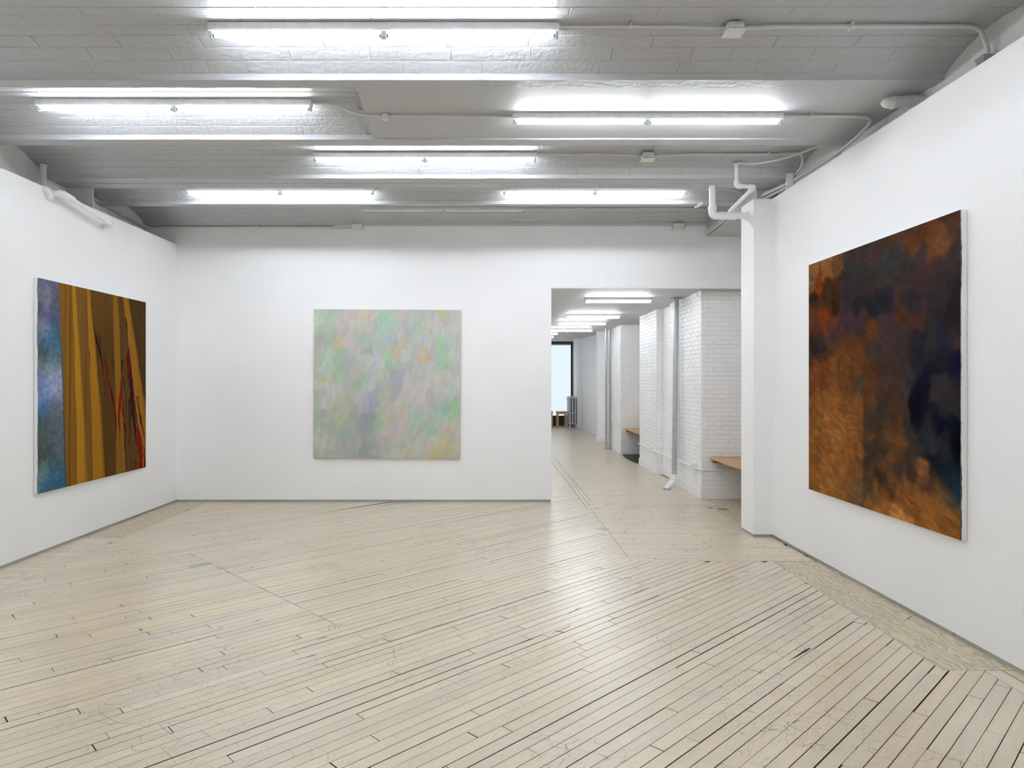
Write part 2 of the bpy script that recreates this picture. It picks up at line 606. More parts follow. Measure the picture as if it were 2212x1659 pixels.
def lay_bricks(wall, org, rot, width, height, limit, used):
    """courses of painted bricks standing a little proud of the wall core; limit = how many become parts of their own"""
    z, row = 0.0, 0
    field = MB()
    R = Matrix.Rotation(rot, 4, 'Z')
    cand = []
    while z + BC <= height + 1e-4:
        x = -(BL / 2 if row % 2 else 0) - 0.02
        while x < width - 0.02:
            a, b = max(x, 0.0), min(x + BL, width)
            x += BL
            if b - a < 0.03:
                continue
            cand.append((a, z, round(b - a, 3)))
        z += BC
        row += 1
    order = sorted(range(len(cand)), key=lambda i: ((R @ Vector((cand[i][0], 0, 0)) + Vector(org)).y, random.random()))
    pick = set(order[:max(0, limit - used)])
    n = 0
    for i, (a, z, l) in enumerate(cand):
        d = random.choice((0.004, 0.0055, 0.007, 0.0085))
        if i in pick:
            key = (l, d)
            if key not in brick_cache:
                V, Fc = brick_mesh(l, BC, d)
                me = bpy.data.meshes.new('brick')
                me.from_pydata(V, [], Fc)
                me.materials.append(M['brick'])
                brick_cache[key] = me
            o = bpy.data.objects.new('brick', brick_cache[key])
            COL.objects.link(o)
            o.parent = wall
            o.matrix_local = Matrix.Translation(Vector(org)) @ R @ Matrix.Translation((a, 0, z + random.uniform(-0.002, 0.002))) @ Matrix.Rotation(random.uniform(-0.006, 0.006), 4, 'Y')
            n += 1
        else:
            V, Fc = brick_mesh(l, BC, d)
            T = Matrix.Translation(Vector(org)) @ R @ Matrix.Translation((a, 0, z + random.uniform(-0.002, 0.002)))
            field.add([T @ Vector(q) for q in V], Fc)
    if field.v:
        o = field.build('brickwork', M['brick'], wall)
        o['kind'] = 'stuff'
    return used + n


XP = 3.14
BB = 0.135
wa = struct(box('wall_brick_near', (XP, 10.18, 0), (4.2, 11.95, ZH + 0.05), M['mortar']), 'white painted brick pier just beyond the opening')
u = lay_bricks(wa, (XP, 10.18, BB), 0.0, 1.06, ZH - BB, 300, 0)
u = lay_bricks(wa, (XP, 11.95, BB), -math.pi / 2, 1.77, ZH - BB, 300, u)
struct(box('wall_panel', (3.24, 11.95, 0), (4.2, 12.85, ZH + 0.05), M['wall']), 'smooth white panel between two brick piers')
wb = struct(box('wall_brick_middle', (XP - 0.01, 12.85, 0), (4.2, 14.34, ZH + 0.05), M['mortar']), 'white painted brick pier behind the steel pipe')
lay_bricks(wb, (XP - 0.01, 12.85, BB), 0.0, 0.11, ZH - BB, 0, 0)
lay_bricks(wb, (XP - 0.01, 14.34, BB), -math.pi / 2, 1.49, ZH - BB, 0, 0)
wc = struct(box('wall_brick_far', (XP - 0.01, 16.44, 0), (4.2, 17.9, ZH + 0.06), M['mortar']), 'white painted brick pier beyond the second bench')
lay_bricks(wc, (XP - 0.01, 16.44, BB), 0.0, 1.07, ZH - BB, 0, 0)
lay_bricks(wc, (XP - 0.01, 17.9, BB), -math.pi / 2, 1.46, ZH - BB, 0, 0)
struct(box('wall_recess', (3.32, 17.9, 0), (4.2, 19.4, 3.5), M['wall']))
struct(box('wall_column', (3.05, 19.4, 0), (3.6, 19.75, 3.6), M['wall']), 'smooth white column in the far room')
wd = struct(box('wall_brick_end', (3.44, 19.75, 0), (4.2, 25.9, 3.6), M['mortar']), 'long white painted brick wall leading to the window')
lay_bricks(wd, (3.44, 25.9, BB), -math.pi / 2, 6.15, 3.25, 0, 0)
struct(box('wall_window_pier', (3.27, 25.9, 0), (4.2, YC, 3.6), M['wall']), 'white pier beside the far window')

for i, (a, b) in enumerate([((XP - 0.018, 10.162), (4.2, 11.95)), ((3.222, 11.95), (3.3, 12.85)), ((XP - 0.028, 12.832), (3.3, 14.36)),
                            ((XP - 0.028, 16.422), (4.2, 17.9)), ((3.03, 19.38), (3.6, 19.77)), ((3.42, 19.77), (3.5, 25.9)), ((3.25, 25.88), (3.5, YC))]):
    struct(box('baseboard_' + 'near panel middle far column brick window'.split()[i], (*a, 0.0), (*b, BB + 0.004), M['baseboard'], ch=0.004))

# far end: storefront window with a roller shade
struct(box('wall_corridor_end', (3.25, YC, 0), (4.35, YC + 0.2, 3.6), M['wall']))
struct(box('wall_corridor_end_left', (XCL - 0.1, YC, 0), (0.3, YC + 0.2, 3.6), M['wall']))
struct(box('wall_corridor_end_top', (0.3, YC, H + 1.58), (3.25, YC + 0.2, 3.6), M['wall']))
m = MB()
m.box((0.3, YC - 0.02, H + 1.49), (3.25, YC + 0.1, H + 1.58))
m.box((3.17, YC - 0.02, 0.0), (3.25, YC + 0.1, H + 1.49))
m.box((0.3, YC - 0.02, 0.0), (0.38, YC + 0.1, H + 1.49))
m.box((0.38, YC - 0.02, 0.0), (3.17, YC + 0.1, 0.40))
win = struct(m.build('window_1', M['dark']), 'tall dark framed window with a glowing white shade')
box('window_pane', (0.38, YC + 0.06, 0.40), (3.17, YC + 0.07, H + 1.49), M['glass'], win)
box('roller_shade', (0.40, YC + 0.02, 0.56), (3.15, YC + 0.026, H + 1.47), M['shade'], win)
m = MB()
m.tube([(0.39, YC + 0.01, H + 1.46), (3.16, YC + 0.01, H + 1.46)], 0.03, 10)
m.build('shade_roller', M['greyplate'], win)

# ================================================================== FLOOR
m = MB()
m.box((-5.25, YF - 0.1, -0.06), (4.35, YC + 0.2, -0.018))
floor = struct(m.build('floor', M['subfloor']), 'old bleached plank floor laid diagonally')


def clip(subject, rect):
    """clip a polygon by a convex one (both counter-clockwise)"""
    out = subject
    n = len(rect)
    for i in range(n):
        a, b = rect[i], rect[(i + 1) % n]
        ex, ey = b[0] - a[0], b[1] - a[1]
        inp, out = out, []
        if not inp:
            return []
        for j in range(len(inp)):
            p, q = inp[j - 1], inp[j]
            sp = ex * (p[1] - a[1]) - ey * (p[0] - a[0])
            sq = ex * (q[1] - a[1]) - ey * (q[0] - a[0])
            if sq >= 0:
                if sp < 0:
                    t = sp / (sp - sq)
                    out.append((p[0] + (q[0] - p[0]) * t, p[1] + (q[1] - p[1]) * t))
                out.append(q)
            elif sp >= 0:
                t = sp / (sp - sq)
                out.append((p[0] + (q[0] - p[0]) * t, p[1] + (q[1] - p[1]) * t))
    res = []
    for q in out:
        if not res or abs(q[0] - res[-1][0]) + abs(q[1] - res[-1][1]) > 1e-4:
            res.append(q)
    if len(res) > 1 and abs(res[0][0] - res[-1][0]) + abs(res[0][1] - res[-1][1]) < 1e-4:
        res.pop()
    return res


def area(p):
    return 0.5 * sum(p[i - 1][0] * p[i][1] - p[i][0] * p[i - 1][1] for i in range(len(p)))


def ccw(p):
    return p if area(p) > 0 else p[::-1]


TINTS = [(218, 205, 181), (220, 207, 183), (216, 203, 179), (219, 205, 179), (216, 202, 179), (221, 208, 185), (218, 203, 179), (214, 201, 179), (219, 204, 175)]
planks = []                      # (polygon, material, tint)


def tint():
    c = random.choice(TINTS)
    k = random.uniform(0.955, 0.995)
    return lin(tuple(min(255, q * k + random.uniform(-1, 1)) for q in c))


def lay(region, u, v, width, mat, t_rng, s_rng, lengths=(0.7, 2.6), header=None, gaps=(0.0026, 0.0040, 0.0090), breaks=None):
    region = ccw(region)
    s = s_rng[0]
    while s < s_rng[1]:
        g0 = random.choices(gaps[:2], (5, 4))[0] / 2
        t = t_rng[0] - random.uniform(0, lengths[1])
        hd = header(s + width / 2) if header else None
        while t < t_rng[1]:
            L = random.uniform(*lengths)
            te = t + L
            if hd is not None and t < hd - 1e-6 < te + 0.25:
                te = hd
            ge = random.choice((0.0010, 0.0016, 0.003))
            sa, sb = s + g0, s + width - g0
            if random.random() < 0.16:
                sa += (gaps[2] - gaps[1]) * random.uniform(0.4, 1)
            wob = random.uniform(-0.0009, 0.0009)
            rect = [(t + ge, sa + wob), (te - ge, sa - wob), (te - ge, sb - wob), (t + ge, sb + wob)]
            rect = ccw([(q[0] * u[0] + q[1] * v[0], q[0] * u[1] + q[1] * v[1]) for q in rect])
            # skip what cannot meet the region
            p = clip(region, rect)
            if len(p) >= 3 and abs(area(p)) > 0.0015:
                planks.append((ccw(p), mat, tint()))
            t = te
        s += width


def srange(poly, d):
    q = [x * d[0] + y * d[1] for x, y in poly]
    return min(q), max(q)


XS = 1.37
R1 = [(-4.12, YF), (2.985, YF), (2.985, 4.136), (2.742, 4.136), (2.742, 6.65), (XS, 6.65), (XS, 9.42), (1.33, 9.42),
      (1.33, YC), (XCL, YC), (XCL, 10.0), (-4.12, 10.0)]


def seam(s):
    """a straight line of butted plank ends crosses the left half of the floor"""
    return 2.6 if -7.15 < s < -4.22 else None


lay(R1, PU, PVd, 0.0777, 'plank', srange(R1, PU), srange(R1, PVd), header=seam)
R2 = [(XS + 0.003, 6.652), (3.17, 6.652), (3.17, 8.06), (3.06, 8.2), (3.06, 9.42), (XS + 0.003, 9.42)]
lay(R2, (1, 0), (0, 1), 0.057, 'plank_x', (XS, 3.2), (6.652, 9.42), (0.5, 1.6), gaps=(0.0010, 0.0018, 0.003))
R3 = [(1.333, 9.424), (3.06, 9.424), (3.06, 9.66), (1.333, 9.66)]
lay(R3, PU, PVd, 0.0777, 'plank', srange(R3, PU), srange(R3, PVd), (0.5, 1.0))
R4 = [(1.463, 9.664), (3.2, 9.664), (3.2, 14.36), (3.11, 14.6), (3.07, 15.2), (3.10, 16.0), (3.2, 16.5), (3.45, 17.9), (3.45, YC), (1.463, YC)]
lay(R4, (1, 0), (0, 1), 0.057, 'plank_x', (1.46, 3.5), (9.664, YC), (0.5, 1.5), gaps=(0.0010, 0.0018, 0.003))
lay([(1.333, 9.664), (1.460, 9.664), (1.460, YC), (1.333, YC)], (0, 1), (-1, 0), 0.064, 'plank_y', (9.664, YC), (-1.462, -1.33), (1.0, 2.5))
R5 = [(-4.62, YF), (-4.123, YF), (-4.123, 7.64), (-4.62, 7.64)]
lay(R5, (1, 0), (0, 1), 0.0777, 'plank_x', (-4.62, -4.1), (YF, 7.64), (0.6, 1.2), gaps=(0.0008, 0.0016, 0.003))
R6 = [(2.988, YF), (3.22, YF), (3.22, 4.133), (2.988, 4.133)]
lay(R6, (0, 1), (-1, 0), 0.12, 'plank_y', (YF, 4.133), (-3.22, -2.98), (1.2, 2.4))


def seen_size(p):
    """how large a plank shows: zero when outside the frame"""
    q = [((x / max(y, 0.3)) * F + PX, PY + H / max(y, 0.3) * F) for x, y in p if y > 0.5]
    if len(q) < len(p):
        return 0.0
    sub = clip(ccw(q), [(0, 0), (2212, 0), (2212, 1659), (0, 1659)])
    return abs(area(sub)) if len(sub) >= 3 else 0.0


order = sorted(range(len(planks)), key=lambda i: -seen_size(planks[i][0]))
near = set(i for i in order[:300] if seen_size(planks[i][0]) > 0)


def plank_geo(p):
    """a plank: prism with softened top edge"""
    n = len(p)
    cx, cy = sum(q[0] for q in p) / n, sum(q[1] for q in p) / n
    dz = random.uniform(-0.0007, 0.0003)
    lo = [(x, y, -0.018) for x, y in p]
    mid = [(x, y, -0.0010 + dz) for x, y in p]
    top = []
    for i in range(n):
        a, b, c = p[i - 1], p[i], p[(i + 1) % n]
        # inset the corner by about a millimetre along both edges' inward normals
        def inw(s, e):
            dx, dy = e[0] - s[0], e[1] - s[1]
            l = math.hypot(dx, dy) or 1
            return (-dy / l, dx / l)
        n1, n2 = inw(a, b), inw(b, c)
        top.append((b[0] + 0.0009 * (n1[0] + n2[0]), b[1] + 0.0009 * (n1[1] + n2[1]), dz))
    Fc = [tuple(range(2 * n, 3 * n))]
    for k in (0, n):
        Fc += [(k + i, k + (i + 1) % n, k + n + (i + 1) % n, k + n + i) for i in range(n)]
    return lo + mid + top, Fc, [0] + [1] * n + [0] * n


def set_tint(me, cols):
    at = me.attributes.new('tint', 'FLOAT_COLOR', 'POINT')
    at.data.foreach_set('color', np.array(cols, dtype=np.float32).ravel())


fields = {}
for i, (p, mat, c) in enumerate(planks):
    V, Fc, mi = plank_geo(p)
    if i in near:
        me = bpy.data.meshes.new('plank')
        me.from_pydata(V, [], Fc)
        me.materials.append(M[mat])
        me.materials.append(M['subfloor'])
        me.polygons.foreach_set('material_index', mi)
        set_tint(me, [(*c, 1)] * len(V))
        o = bpy.data.objects.new('plank', me)
        COL.objects.link(o)
        o.parent = floor
    else:
        f = fields.setdefault(mat, ([], [], [], []))
        k = len(f[0])
        f[0].extend(V)
        f[1].extend(tuple(j + k for j in q) for q in Fc)
        f[2].extend([(*c, 1)] * len(V))
        f[3].extend(mi)
for mat, (V, Fc, cc, mi) in fields.items():
    me = bpy.data.meshes.new('planks')
    me.from_pydata(V, [], Fc)
    me.materials.append(M[mat])
    me.materials.append(M['subfloor'])
    me.polygons.foreach_set('material_index', mi)
    set_tint(me, cc)
    o = bpy.data.objects.new('planks', me)
    COL.objects.link(o)
    o.parent = floor
    o['kind'] = 'stuff'


def patch(name, poly, mat, z=0.0, lab=None):
    mm = MB()
    mm.prism(ccw(poly), -0.018, z)
    o = mm.build(name, mat, floor)
    if lab:
        o['label'] = lab
    return o


patch('plywood_patch', [(2.7455, 4.139), (3.22, 4.139), (3.22, 6.648), (2.7455, 6.648)], M['plywood'], -0.0008, 'long worn plywood strip along the right wall')
patch('plywood_patch', [(-4.62, 7.643), (-4.123, 7.643), (-4.123, 9.95), (-4.62, 9.95)], M['plywood'], -0.0008, 'worn plywood patch in the left corner')
patch('plywood_patch', [(3.063, 8.2), (3.2, 8.03), (4.2, 8.03), (4.2, 10.2), (3.063, 10.2)], M['plywood'], -0.0008, 'worn plywood in the alcove')
patch('floor_hatch', [(3.2, 14.34), (4.2, 14.34), (4.2, 16.44), (3.2, 16.44), (3.10, 16.0), (3.07, 15.2), (3.11, 14.6)], M['black'], -0.002, 'black mat below the far bench')


def dia(t0, t1, s0, s1):
    return [(t * PU[0] + s * PVd[0], t * PU[1] + s * PVd[1]) for t, s in ((t0, s0), (t1, s0), (t1, s1), (t0, s1))]


def floor_pt(x, y):
    k = H / (y - PY)
    return ((x - PX) * k, F * k)


def plate(cx, cy, lt, ls, mat, name, lab, top=0.0012):
    x, y = floor_pt(cx, cy)
    t, s = x * PU[0] + y * PU[1], x * PVd[0] + y * PVd[1]
    mm = MB()
    mm.prism(ccw(dia(t - lt / 2, t + lt / 2, s - ls / 2, s + ls / 2)), -0.0012, top)
    o = mm.build(name, mat, floor)
    o['label'] = lab


plate(434, 1219.5, 0.20, 0.075, M['greyplate'], 'metal_patch', 'small grey metal patch between planks')
plate(717, 1356, 0.20, 0.074, M['plywood'], 'wood_patch', 'small grey blue wood patch at the plank seam')
plate(1302, 1142.5, 0.12, 0.12, M['greyplate'], 'metal_patch', 'small grey metal plate at the plank seam')

# dark splits and lost slivers where boards have chipped, each a flat dark shape
CRACKS = [(1703, 1428, 1750, 1400, 0.020), (1100, 1398, 1152, 1379, 0.010), (1196, 1362, 1218, 1366, 0.012), (1190, 1370, 1232, 1352, 0.006), (1226, 1327, 1254, 1312, 0.007),
          (682, 1382, 706, 1375, 0.010), (638, 1425.6, 684, 1413.7, 0.009), (650, 1354, 702, 1338.5, 0.006), (202, 1429, 316, 1401, 0.008), (547, 1345, 562, 1338, 0.010),
          (300, 1357, 306, 1362, 0.012), (1338, 1296, 1402, 1269, 0.006), (1366, 1312, 1424, 1286, 0.006), (884, 1369, 956, 1348, 0.006), (1952, 1342, 1970, 1331, 0.006), (530, 1232, 548, 1224, 0.006)]
for (xa, ya, xb, yb, wd) in CRACKS:
    p0, p1 = Vector(floor_pt(xa, ya)), Vector(floor_pt(xb, yb))
    d_ = (p1 - p0).normalized()
    nn = Vector((-d_.y, d_.x)) * wd / 2
    q1, q2 = p0.lerp(p1, 0.35), p0.lerp(p1, 0.8)
    poly = [p0, q1 - nn * 0.7, q2 - nn, p1 - nn * 0.5, p1 + nn * 0.5, q2 + nn, q1 + nn * 0.4]
    mm = MB()
    mm.prism(ccw([tuple(q) for q in poly]), -0.002, 0.0004)
    mm.build('floor_crack', M['subfloor'], floor)
p0 = floor_pt(1562, 1100)
mm = MB()
mm.prism(ccw([(p0[0] + a, p0[1] + b) for a, b in ((-0.07, 0.0), (-0.02, -0.05), (0.05, -0.06), (0.09, 0.01), (0.03, 0.05), (-0.05, 0.07))]), -0.002, 0.0004)
o = mm.build('floor_stain', M['bench_dark'], floor)
o['label'] = 'reddish brown gouge in the alcove plywood'

# ================================================================== STRIP LIGHTS
def strip_light(x0, x1, Y, zt, label, group=None, tubes=2, lit='tube', zrot=0.0):
    root = thing('strip_light', label, 'light', ((x0 + x1) / 2, Y, zt), group)
    hw = (x1 - x0) / 2
    mb = MB()
    # channel: shallow folded steel body, chamfered lower corners
    prof = [(-0.036, 0.0), (-0.036, -0.040), (-0.028, -0.050), (0.028, -0.050), (0.036, -0.040), (0.036, 0.0)]
    V = [(-hw, y, z) for y, z in prof] + [(hw, y, z) for y, z in prof]
    n = len(prof)
    mb.add(V, [(i, (i + 1) % n, n + (i + 1) % n, n + i) for i in range(n)] + [tuple(range(n)), tuple(range(2 * n - 1, n - 1, -1))])
    ch = mb.build('channel', M['fixture'], root)
    for xx in (-hw + 0.05, hw - 0.05):                    # knock-outs and screws on the face
        k = MB()
        k.tube([(xx, -0.0362, -0.018), (xx, -0.0385, -0.018)], 0.005, 8)
        k.build('screw', M['socket'], ch)
    zt_ = -0.074
    if tubes == 2:
        socks = [(-hw + 0.014, 0.020), (0.0, 0.034), (hw - 0.014, 0.020)]
        spans = [(-hw + 0.026, -0.020), (0.020, hw - 0.026)]
    else:
        socks = [(-hw + 0.012, 0.014), (hw - 0.012, 0.014)]
        spans = [(-hw + 0.026, hw - 0.026)]
    for sx, sw in socks:
        k = MB()
        k.box((sx - sw / 2, -0.016, zt_ - 0.020), (sx + sw / 2, 0.016, -0.049), 0.003)
        k.build('lamp_holder', M['socket'], root)
    for a, b in spans:
        k = MB()
        if lit:
            k.tube([(a + 0.012, 0, zt_), (b - 0.012, 0, zt_)], 0.013, 8, False)
            t = k.build('tube', M[lit], root)
            for e0, e1 in ((a, a + 0.0125), (b - 0.0125, b)):
                k = MB()
                k.tube([(e0, 0, zt_), (e1, 0, zt_)], 0.0134, 10)
                k.build('end_cap', M['green'] if lit == 'tube' else M['socket'], t)
        else:
            k = None
    root.rotation_euler = (0, 0, zrot)
    return root


def px_x(x, d):
    return (x - PX) / F * d


def crown(Y):
    for b in bays:
        if b[0] <= Y <= b[1]:
            return arch_z(Y, b) - 0.0045
    return ZB


for (xa, xb, Y, z, lab) in [
    (452, 1207, 4.63, None, 'lit double fluorescent strip light nearest the camera, top of the picture'),
    (80, 674, 5.88, None, 'lit double fluorescent strip light over the left wall, second row'),
    (1107, 1690, 5.80, H + 2.272, 'lit double fluorescent strip light on the smooth ceiling board, right'),
    (677, 1159, 7.22, None, 'lit double fluorescent strip light alone in the third row, mid ceiling'),
    (403, 808, 8.46, None, 'lit double fluorescent strip light in the far row, above left painting side'),
    (1087, 1484, 8.46, None, 'lit double fluorescent strip light in the far row, above the doorway'),
]:
    strip_light(px_x(xa, Y), px_x(xb, Y), Y, crown(Y) if z is None else z, lab, 'double strip lights on the main ceiling')
Y = 9.47
strip_light(px_x(783, Y), px_x(1132, Y), Y, crown(Y), 'unlit empty strip light channel above the green painting', None, 2, None)
for (a, b, Y) in [(-3.85, -1.5, 3.45), (0.17, 2.54, 3.45), (-3.85, -1.5, 1.0), (0.17, 2.54, 1.0)]:  # unseen fixtures added to light the near part of the room
    strip_light(a, b, Y, crown(Y), 'added double fluorescent strip light overhead, out of view', 'added strip lights out of view')

for k, (xr, Y, w_, lab) in enumerate([
    (2.61, 11.05, 1.10, 'single lit tube light nearest in the far room beside the steel pipe'),
    (2.61, 13.75, 1.10, 'single lit tube light, second along the far room ceiling'),
    (2.60, 15.35, 1.10, 'single lit tube light, third along the far room ceiling'),
    (2.607, 17.45, 1.12, 'single lit tube light, fourth along the far room ceiling'),
    (1.93, 19.5, 1.10, 'single lit tube light half hidden by the door jamb'),
    (2.10, 22.6, 1.10, 'single lit tube light farthest away, only its end showing'),
]):
    zc = ZH + max(0.0, (Y - 17.5) * 0.32 / (YC - 17.5))
    strip_light(xr - w_, xr, Y, zc, lab, 'single tube lights in the far room', 1, 'tube2')

for Y in (11.05, 13.75, 17.0, 20.5, 24.0):  # second row, never in view, added to brighten the far room
    strip_light(-0.6, 0.5, Y, ZH + max(0.0, (Y - 17.5) * 0.32 / (YC - 17.5)), 'added single tube light in the far room, unseen behind the back wall', 'added tube lights unseen behind the back wall', 1, 'tube2')

# ================================================================== PIPES
def elbow(mb, a, c, b, r, n=12):
    mb.tube(fillet([a, c, b], 0.09, 8), r, n)


def pipe_thing(name, label, cat, segs, loc, group=None):
    """segs: (part name, points, radius, material)"""
    root = thing(name, label, cat, loc, group)
    for nm, pts, r, mat in segs:
        mb = MB()
        mb.tube(pts, r, 14)
        place(mb.build(nm, M[mat]), root)
    return root


def ring(p, d, r, w=0.03):
    p, d = Vector(p), Vector(d).normalized()
    return [p - d * w / 2, p + d * w / 2], r


# left drain: drops behind the drywall, comes out through it, runs along the wall and goes back in
d0 = 7.42
xv = px_x(93.5, d0)
zl0, zl1 = H + 1.950, H + 1.838
A = Vector((-4.45, 7.13, zl0))
B = Vector((-4.45, 8.04, zl1))
root = thing('drain_pipe', 'white drain pipe with elbows along the top of left wall', 'pipe', (-4.45, 7.13, zl0))
segs = [('riser', [(xv, d0, H + 1.75), (xv, d0, crown(d0) - 0.002)], 0.030),
        ('riser_collar', [(xv, d0, crown(d0) - 0.03), (xv, d0, crown(d0) - 0.003)], 0.035),
        ('elbow', fillet([(-4.60, 7.0, zl0 + 0.03), (-4.545, 7.0, zl0 + 0.015), (-4.545, 7.05, zl0 - 0.06)], 0.05), 0.036),
        ('nipple', [(-4.575, 7.05, zl0 + 0.0), (-4.47, 7.10, zl0)], 0.028),
        ('elbow', fillet([(-4.49, 7.085, zl0), (-4.45, 7.10, zl0), A + (B - A).normalized() * 0.13], 0.05), 0.040),
        ('pipe_run', [A, B], 0.026),
        ('elbow', fillet([A + (B - A) * 0.94, B, (-4.50, 8.05, zl1 - 0.005)], 0.05), 0.034),
        ('nipple', [(-4.49, 8.05, zl1 - 0.004), (-4.572, 8.05, zl1 - 0.006)], 0.026),
        ('wall_flange', [(-4.565, 8.05, zl1 - 0.006), (-4.5685, 8.05, zl1 - 0.006)], 0.042)]
for nm, pts, r in segs:
    mb = MB()
    mb.tube(pts, r, 14)
    place(mb.build(nm, M['pipe']), root)

# right drain: fat pipe from the beam turning into the boxed pier
dp = 7.86
zx = H + (PY - 466) / F * dp
xd = px_x(1539, dp)
root = thing('drain_pipe', 'thick white drain pipe dropping from beam and turning into boxed pier', 'pipe', (xd, dp, zx))
ye = dp
segs = [('riser', [(xd, ye, ZB - 0.008), (xd, ye, zx + 0.08)], 0.037),
        ('elbow', fillet([(xd, ye, zx + 0.10), (xd, ye, zx), (xd + 0.11, ye, zx)], 0.10, 8), 0.045),
        ('elbow_collar', [(xd, ye, zx + 0.075), (xd, ye, zx + 0.105)], 0.050),
        ('elbow_collar', [(xd + 0.09, ye, zx), (xd + 0.118, ye, zx)], 0.050),
        ('branch_tee', [(xd + 0.12, ye, zx), (xd + 0.26, ye, zx)], 0.044),
        ('tee_collar', [(xd + 0.24, ye, zx), (xd + 0.265, ye, zx)], 0.049),
        ('pipe_run', [(xd + 0.25, ye, zx), (2.962, ye, zx)], 0.037),
        ('wall_flange', [(2.940, ye, zx), (2.9562, ye, zx)], 0.050)]
for nm, pts, r in segs:
    mb = MB()
    mb.tube(pts, r, 14)
    place(mb.build(nm, M['pipe']), root)

ds = 7.40
xs = px_x(1591, ds)
zs = H + (PY - 402) / F * ds
xe = px_x(1629, ds)
tee = Vector((xd + 0.19, dp - 0.02, zx + 0.045))
e2 = Vector((xe, ds, zs - 0.01))
root = thing('drain_pipe', 'thin white drain pipe from ceiling slanting down into the thick drain', 'pipe', (xs, ds, zs))
segs = [('riser', [(xs, ds, crown(ds) - 0.001), (xs, ds, zs + 0.05)], 0.021),
        ('riser_collar', [(xs, ds, crown(ds) - 0.02), (xs, ds, crown(ds) - 0.004)], 0.034),
        ('elbow', fillet([(xs, ds, zs + 0.06), (xs, ds, zs), (xs + 0.06, ds, zs)], 0.06, 8), 0.029),
        ('pipe_run', [(xs + 0.05, ds, zs), (xe - 0.04, ds, zs - 0.008)], 0.021),
        ('elbow', fillet([(xe - 0.055, ds, zs - 0.008), e2, e2 + (tee - e2).normalized() * 0.07], 0.05, 8), 0.030),
        ('pipe_run', [e2 + (tee - e2).normalized() * 0.04, tee], 0.022)]
for nm, pts, r in segs:
    mb = MB()
    mb.tube(pts, r, 14)
    place(mb.build(nm, M['pipe']), root)

# stub of fat soil pipe along the smooth board, upper right
a = P(1912, 222, 5.72)
b = P(2010, 196, 5.55)
a.z = b.z = 0
a = Vector((3.09, 5.41, H + 2.204))
b = Vector((3.46, 5.39, H + 2.222))
dr = (b - a).normalized()
root = thing('soil_pipe', 'fat white capped pipe stub against the ceiling above right wall', 'pipe', a)
for nm, pts, r in [('pipe_cap', [a + dr * 0.0, a + dr * 0.02, a + dr * 0.05, a + dr * 0.09], [0.006, 0.030, 0.042, 0.047]),
                   ('cap_rim', [a + dr * 0.085, a + dr * 0.11], 0.051),
                   ('pipe_run', [a + dr * 0.10, b], 0.045),
                   ('pipe_collar', [a + dr * 0.22, a + dr * 0.25], 0.048)]:
    mb = MB()
    mb.tube(pts, r, 14)
    place(mb.build(nm, M['pipe']), root)

# standing steel pipes in the far room
dq = 11.12
xq = px_x(1460.5, dq)
root = thing('standing_pipe', 'bare galvanised steel pipe standing on a painted elbow beside brick pier', 'pipe', (xq, dq, 0))
for nm, pts, r, mat in [('pipe_run', [(xq - 0.03, dq, 0.20), (xq, dq, ZH - 0.001)], 0.041, 'steel'),
                        ('ceiling_flange', [(xq, dq, ZH - 0.014), (xq, dq, ZH - 0.001)], 0.095, 'steel'),
                        ('coupling', [(xq - 0.03, dq, 0.17), (xq - 0.03, dq, 0.24)], 0.055, 'pipe'),
                        ('elbow', fillet([(xq - 0.03, dq, 0.21), (xq - 0.03, dq, 0.13), (xq - 0.13, dq - 0.02, 0.04)], 0.06), 0.050, 'pipe'),
                        ('foot', [(xq - 0.115, dq - 0.015, 0.055), (xq - 0.17, dq - 0.025, -0.004)], 0.046, 'pipe'),
                        ('floor_flange', [(xq - 0.165, dq - 0.025, -0.002), (xq - 0.165, dq - 0.025, 0.012)], 0.075, 'steel')]:
    mb = MB()
    mb.tube(pts, r, 16)
    place(mb.build(nm, M[mat]), root)
for x_, r_, lab in ((1309.5, 0.030, 'thin steel riser pipe, left of the far pair by white column'), (1317.2, 0.032, 'thin steel riser pipe, right of the far pair by white column')):
    dd = 17.62
    xx = px_x(x_, dd)
    root = thing('standing_pipe', lab, 'pipe', (xx, dd, 0), 'pair of far riser pipes')
    for nm, pts, r in [('pipe_run', [(xx, dd, 0.0), (xx, dd, ZH - 0.001)], r_), ('floor_flange', [(xx, dd, 0.0), (xx, dd, 0.02)], r_ * 1.25), ('ceiling_flange', [(xx, dd, ZH - 0.02), (xx, dd, ZH - 0.001)], r_ * 1.25)]:
        mb = MB()
        mb.tube(pts, r, 12)
        place(mb.build(nm, M['steel']), root)

# ================================================================== CONDUITS AND BOXES
def conduit(pts, r, label, straps=(), mat='conduit', bend=0.10, group='conduits on the ceiling'):
    root = thing('conduit', label, 'conduit', pts[0], group)
    mb = MB()
    pts = [Vector(q) for q in pts]
    path = fillet(pts, bend) if len(pts) > 2 else pts
    mb.tube(path, r, 8)
    place(mb.build('conduit_run', M[mat]), root)
    for s in straps:
        q = Vector(s)
        k = MB()
        k.box((q.x - 0.010, q.y - r * 2.6, q.z - r * 1.25), (q.x + 0.010, q.y + r * 2.6, q.z + r * 1.1), 0.002)
        place(k.build('strap', M[mat]), root)
    return root


def zc_(Y):
    return crown(Y) - 0.012


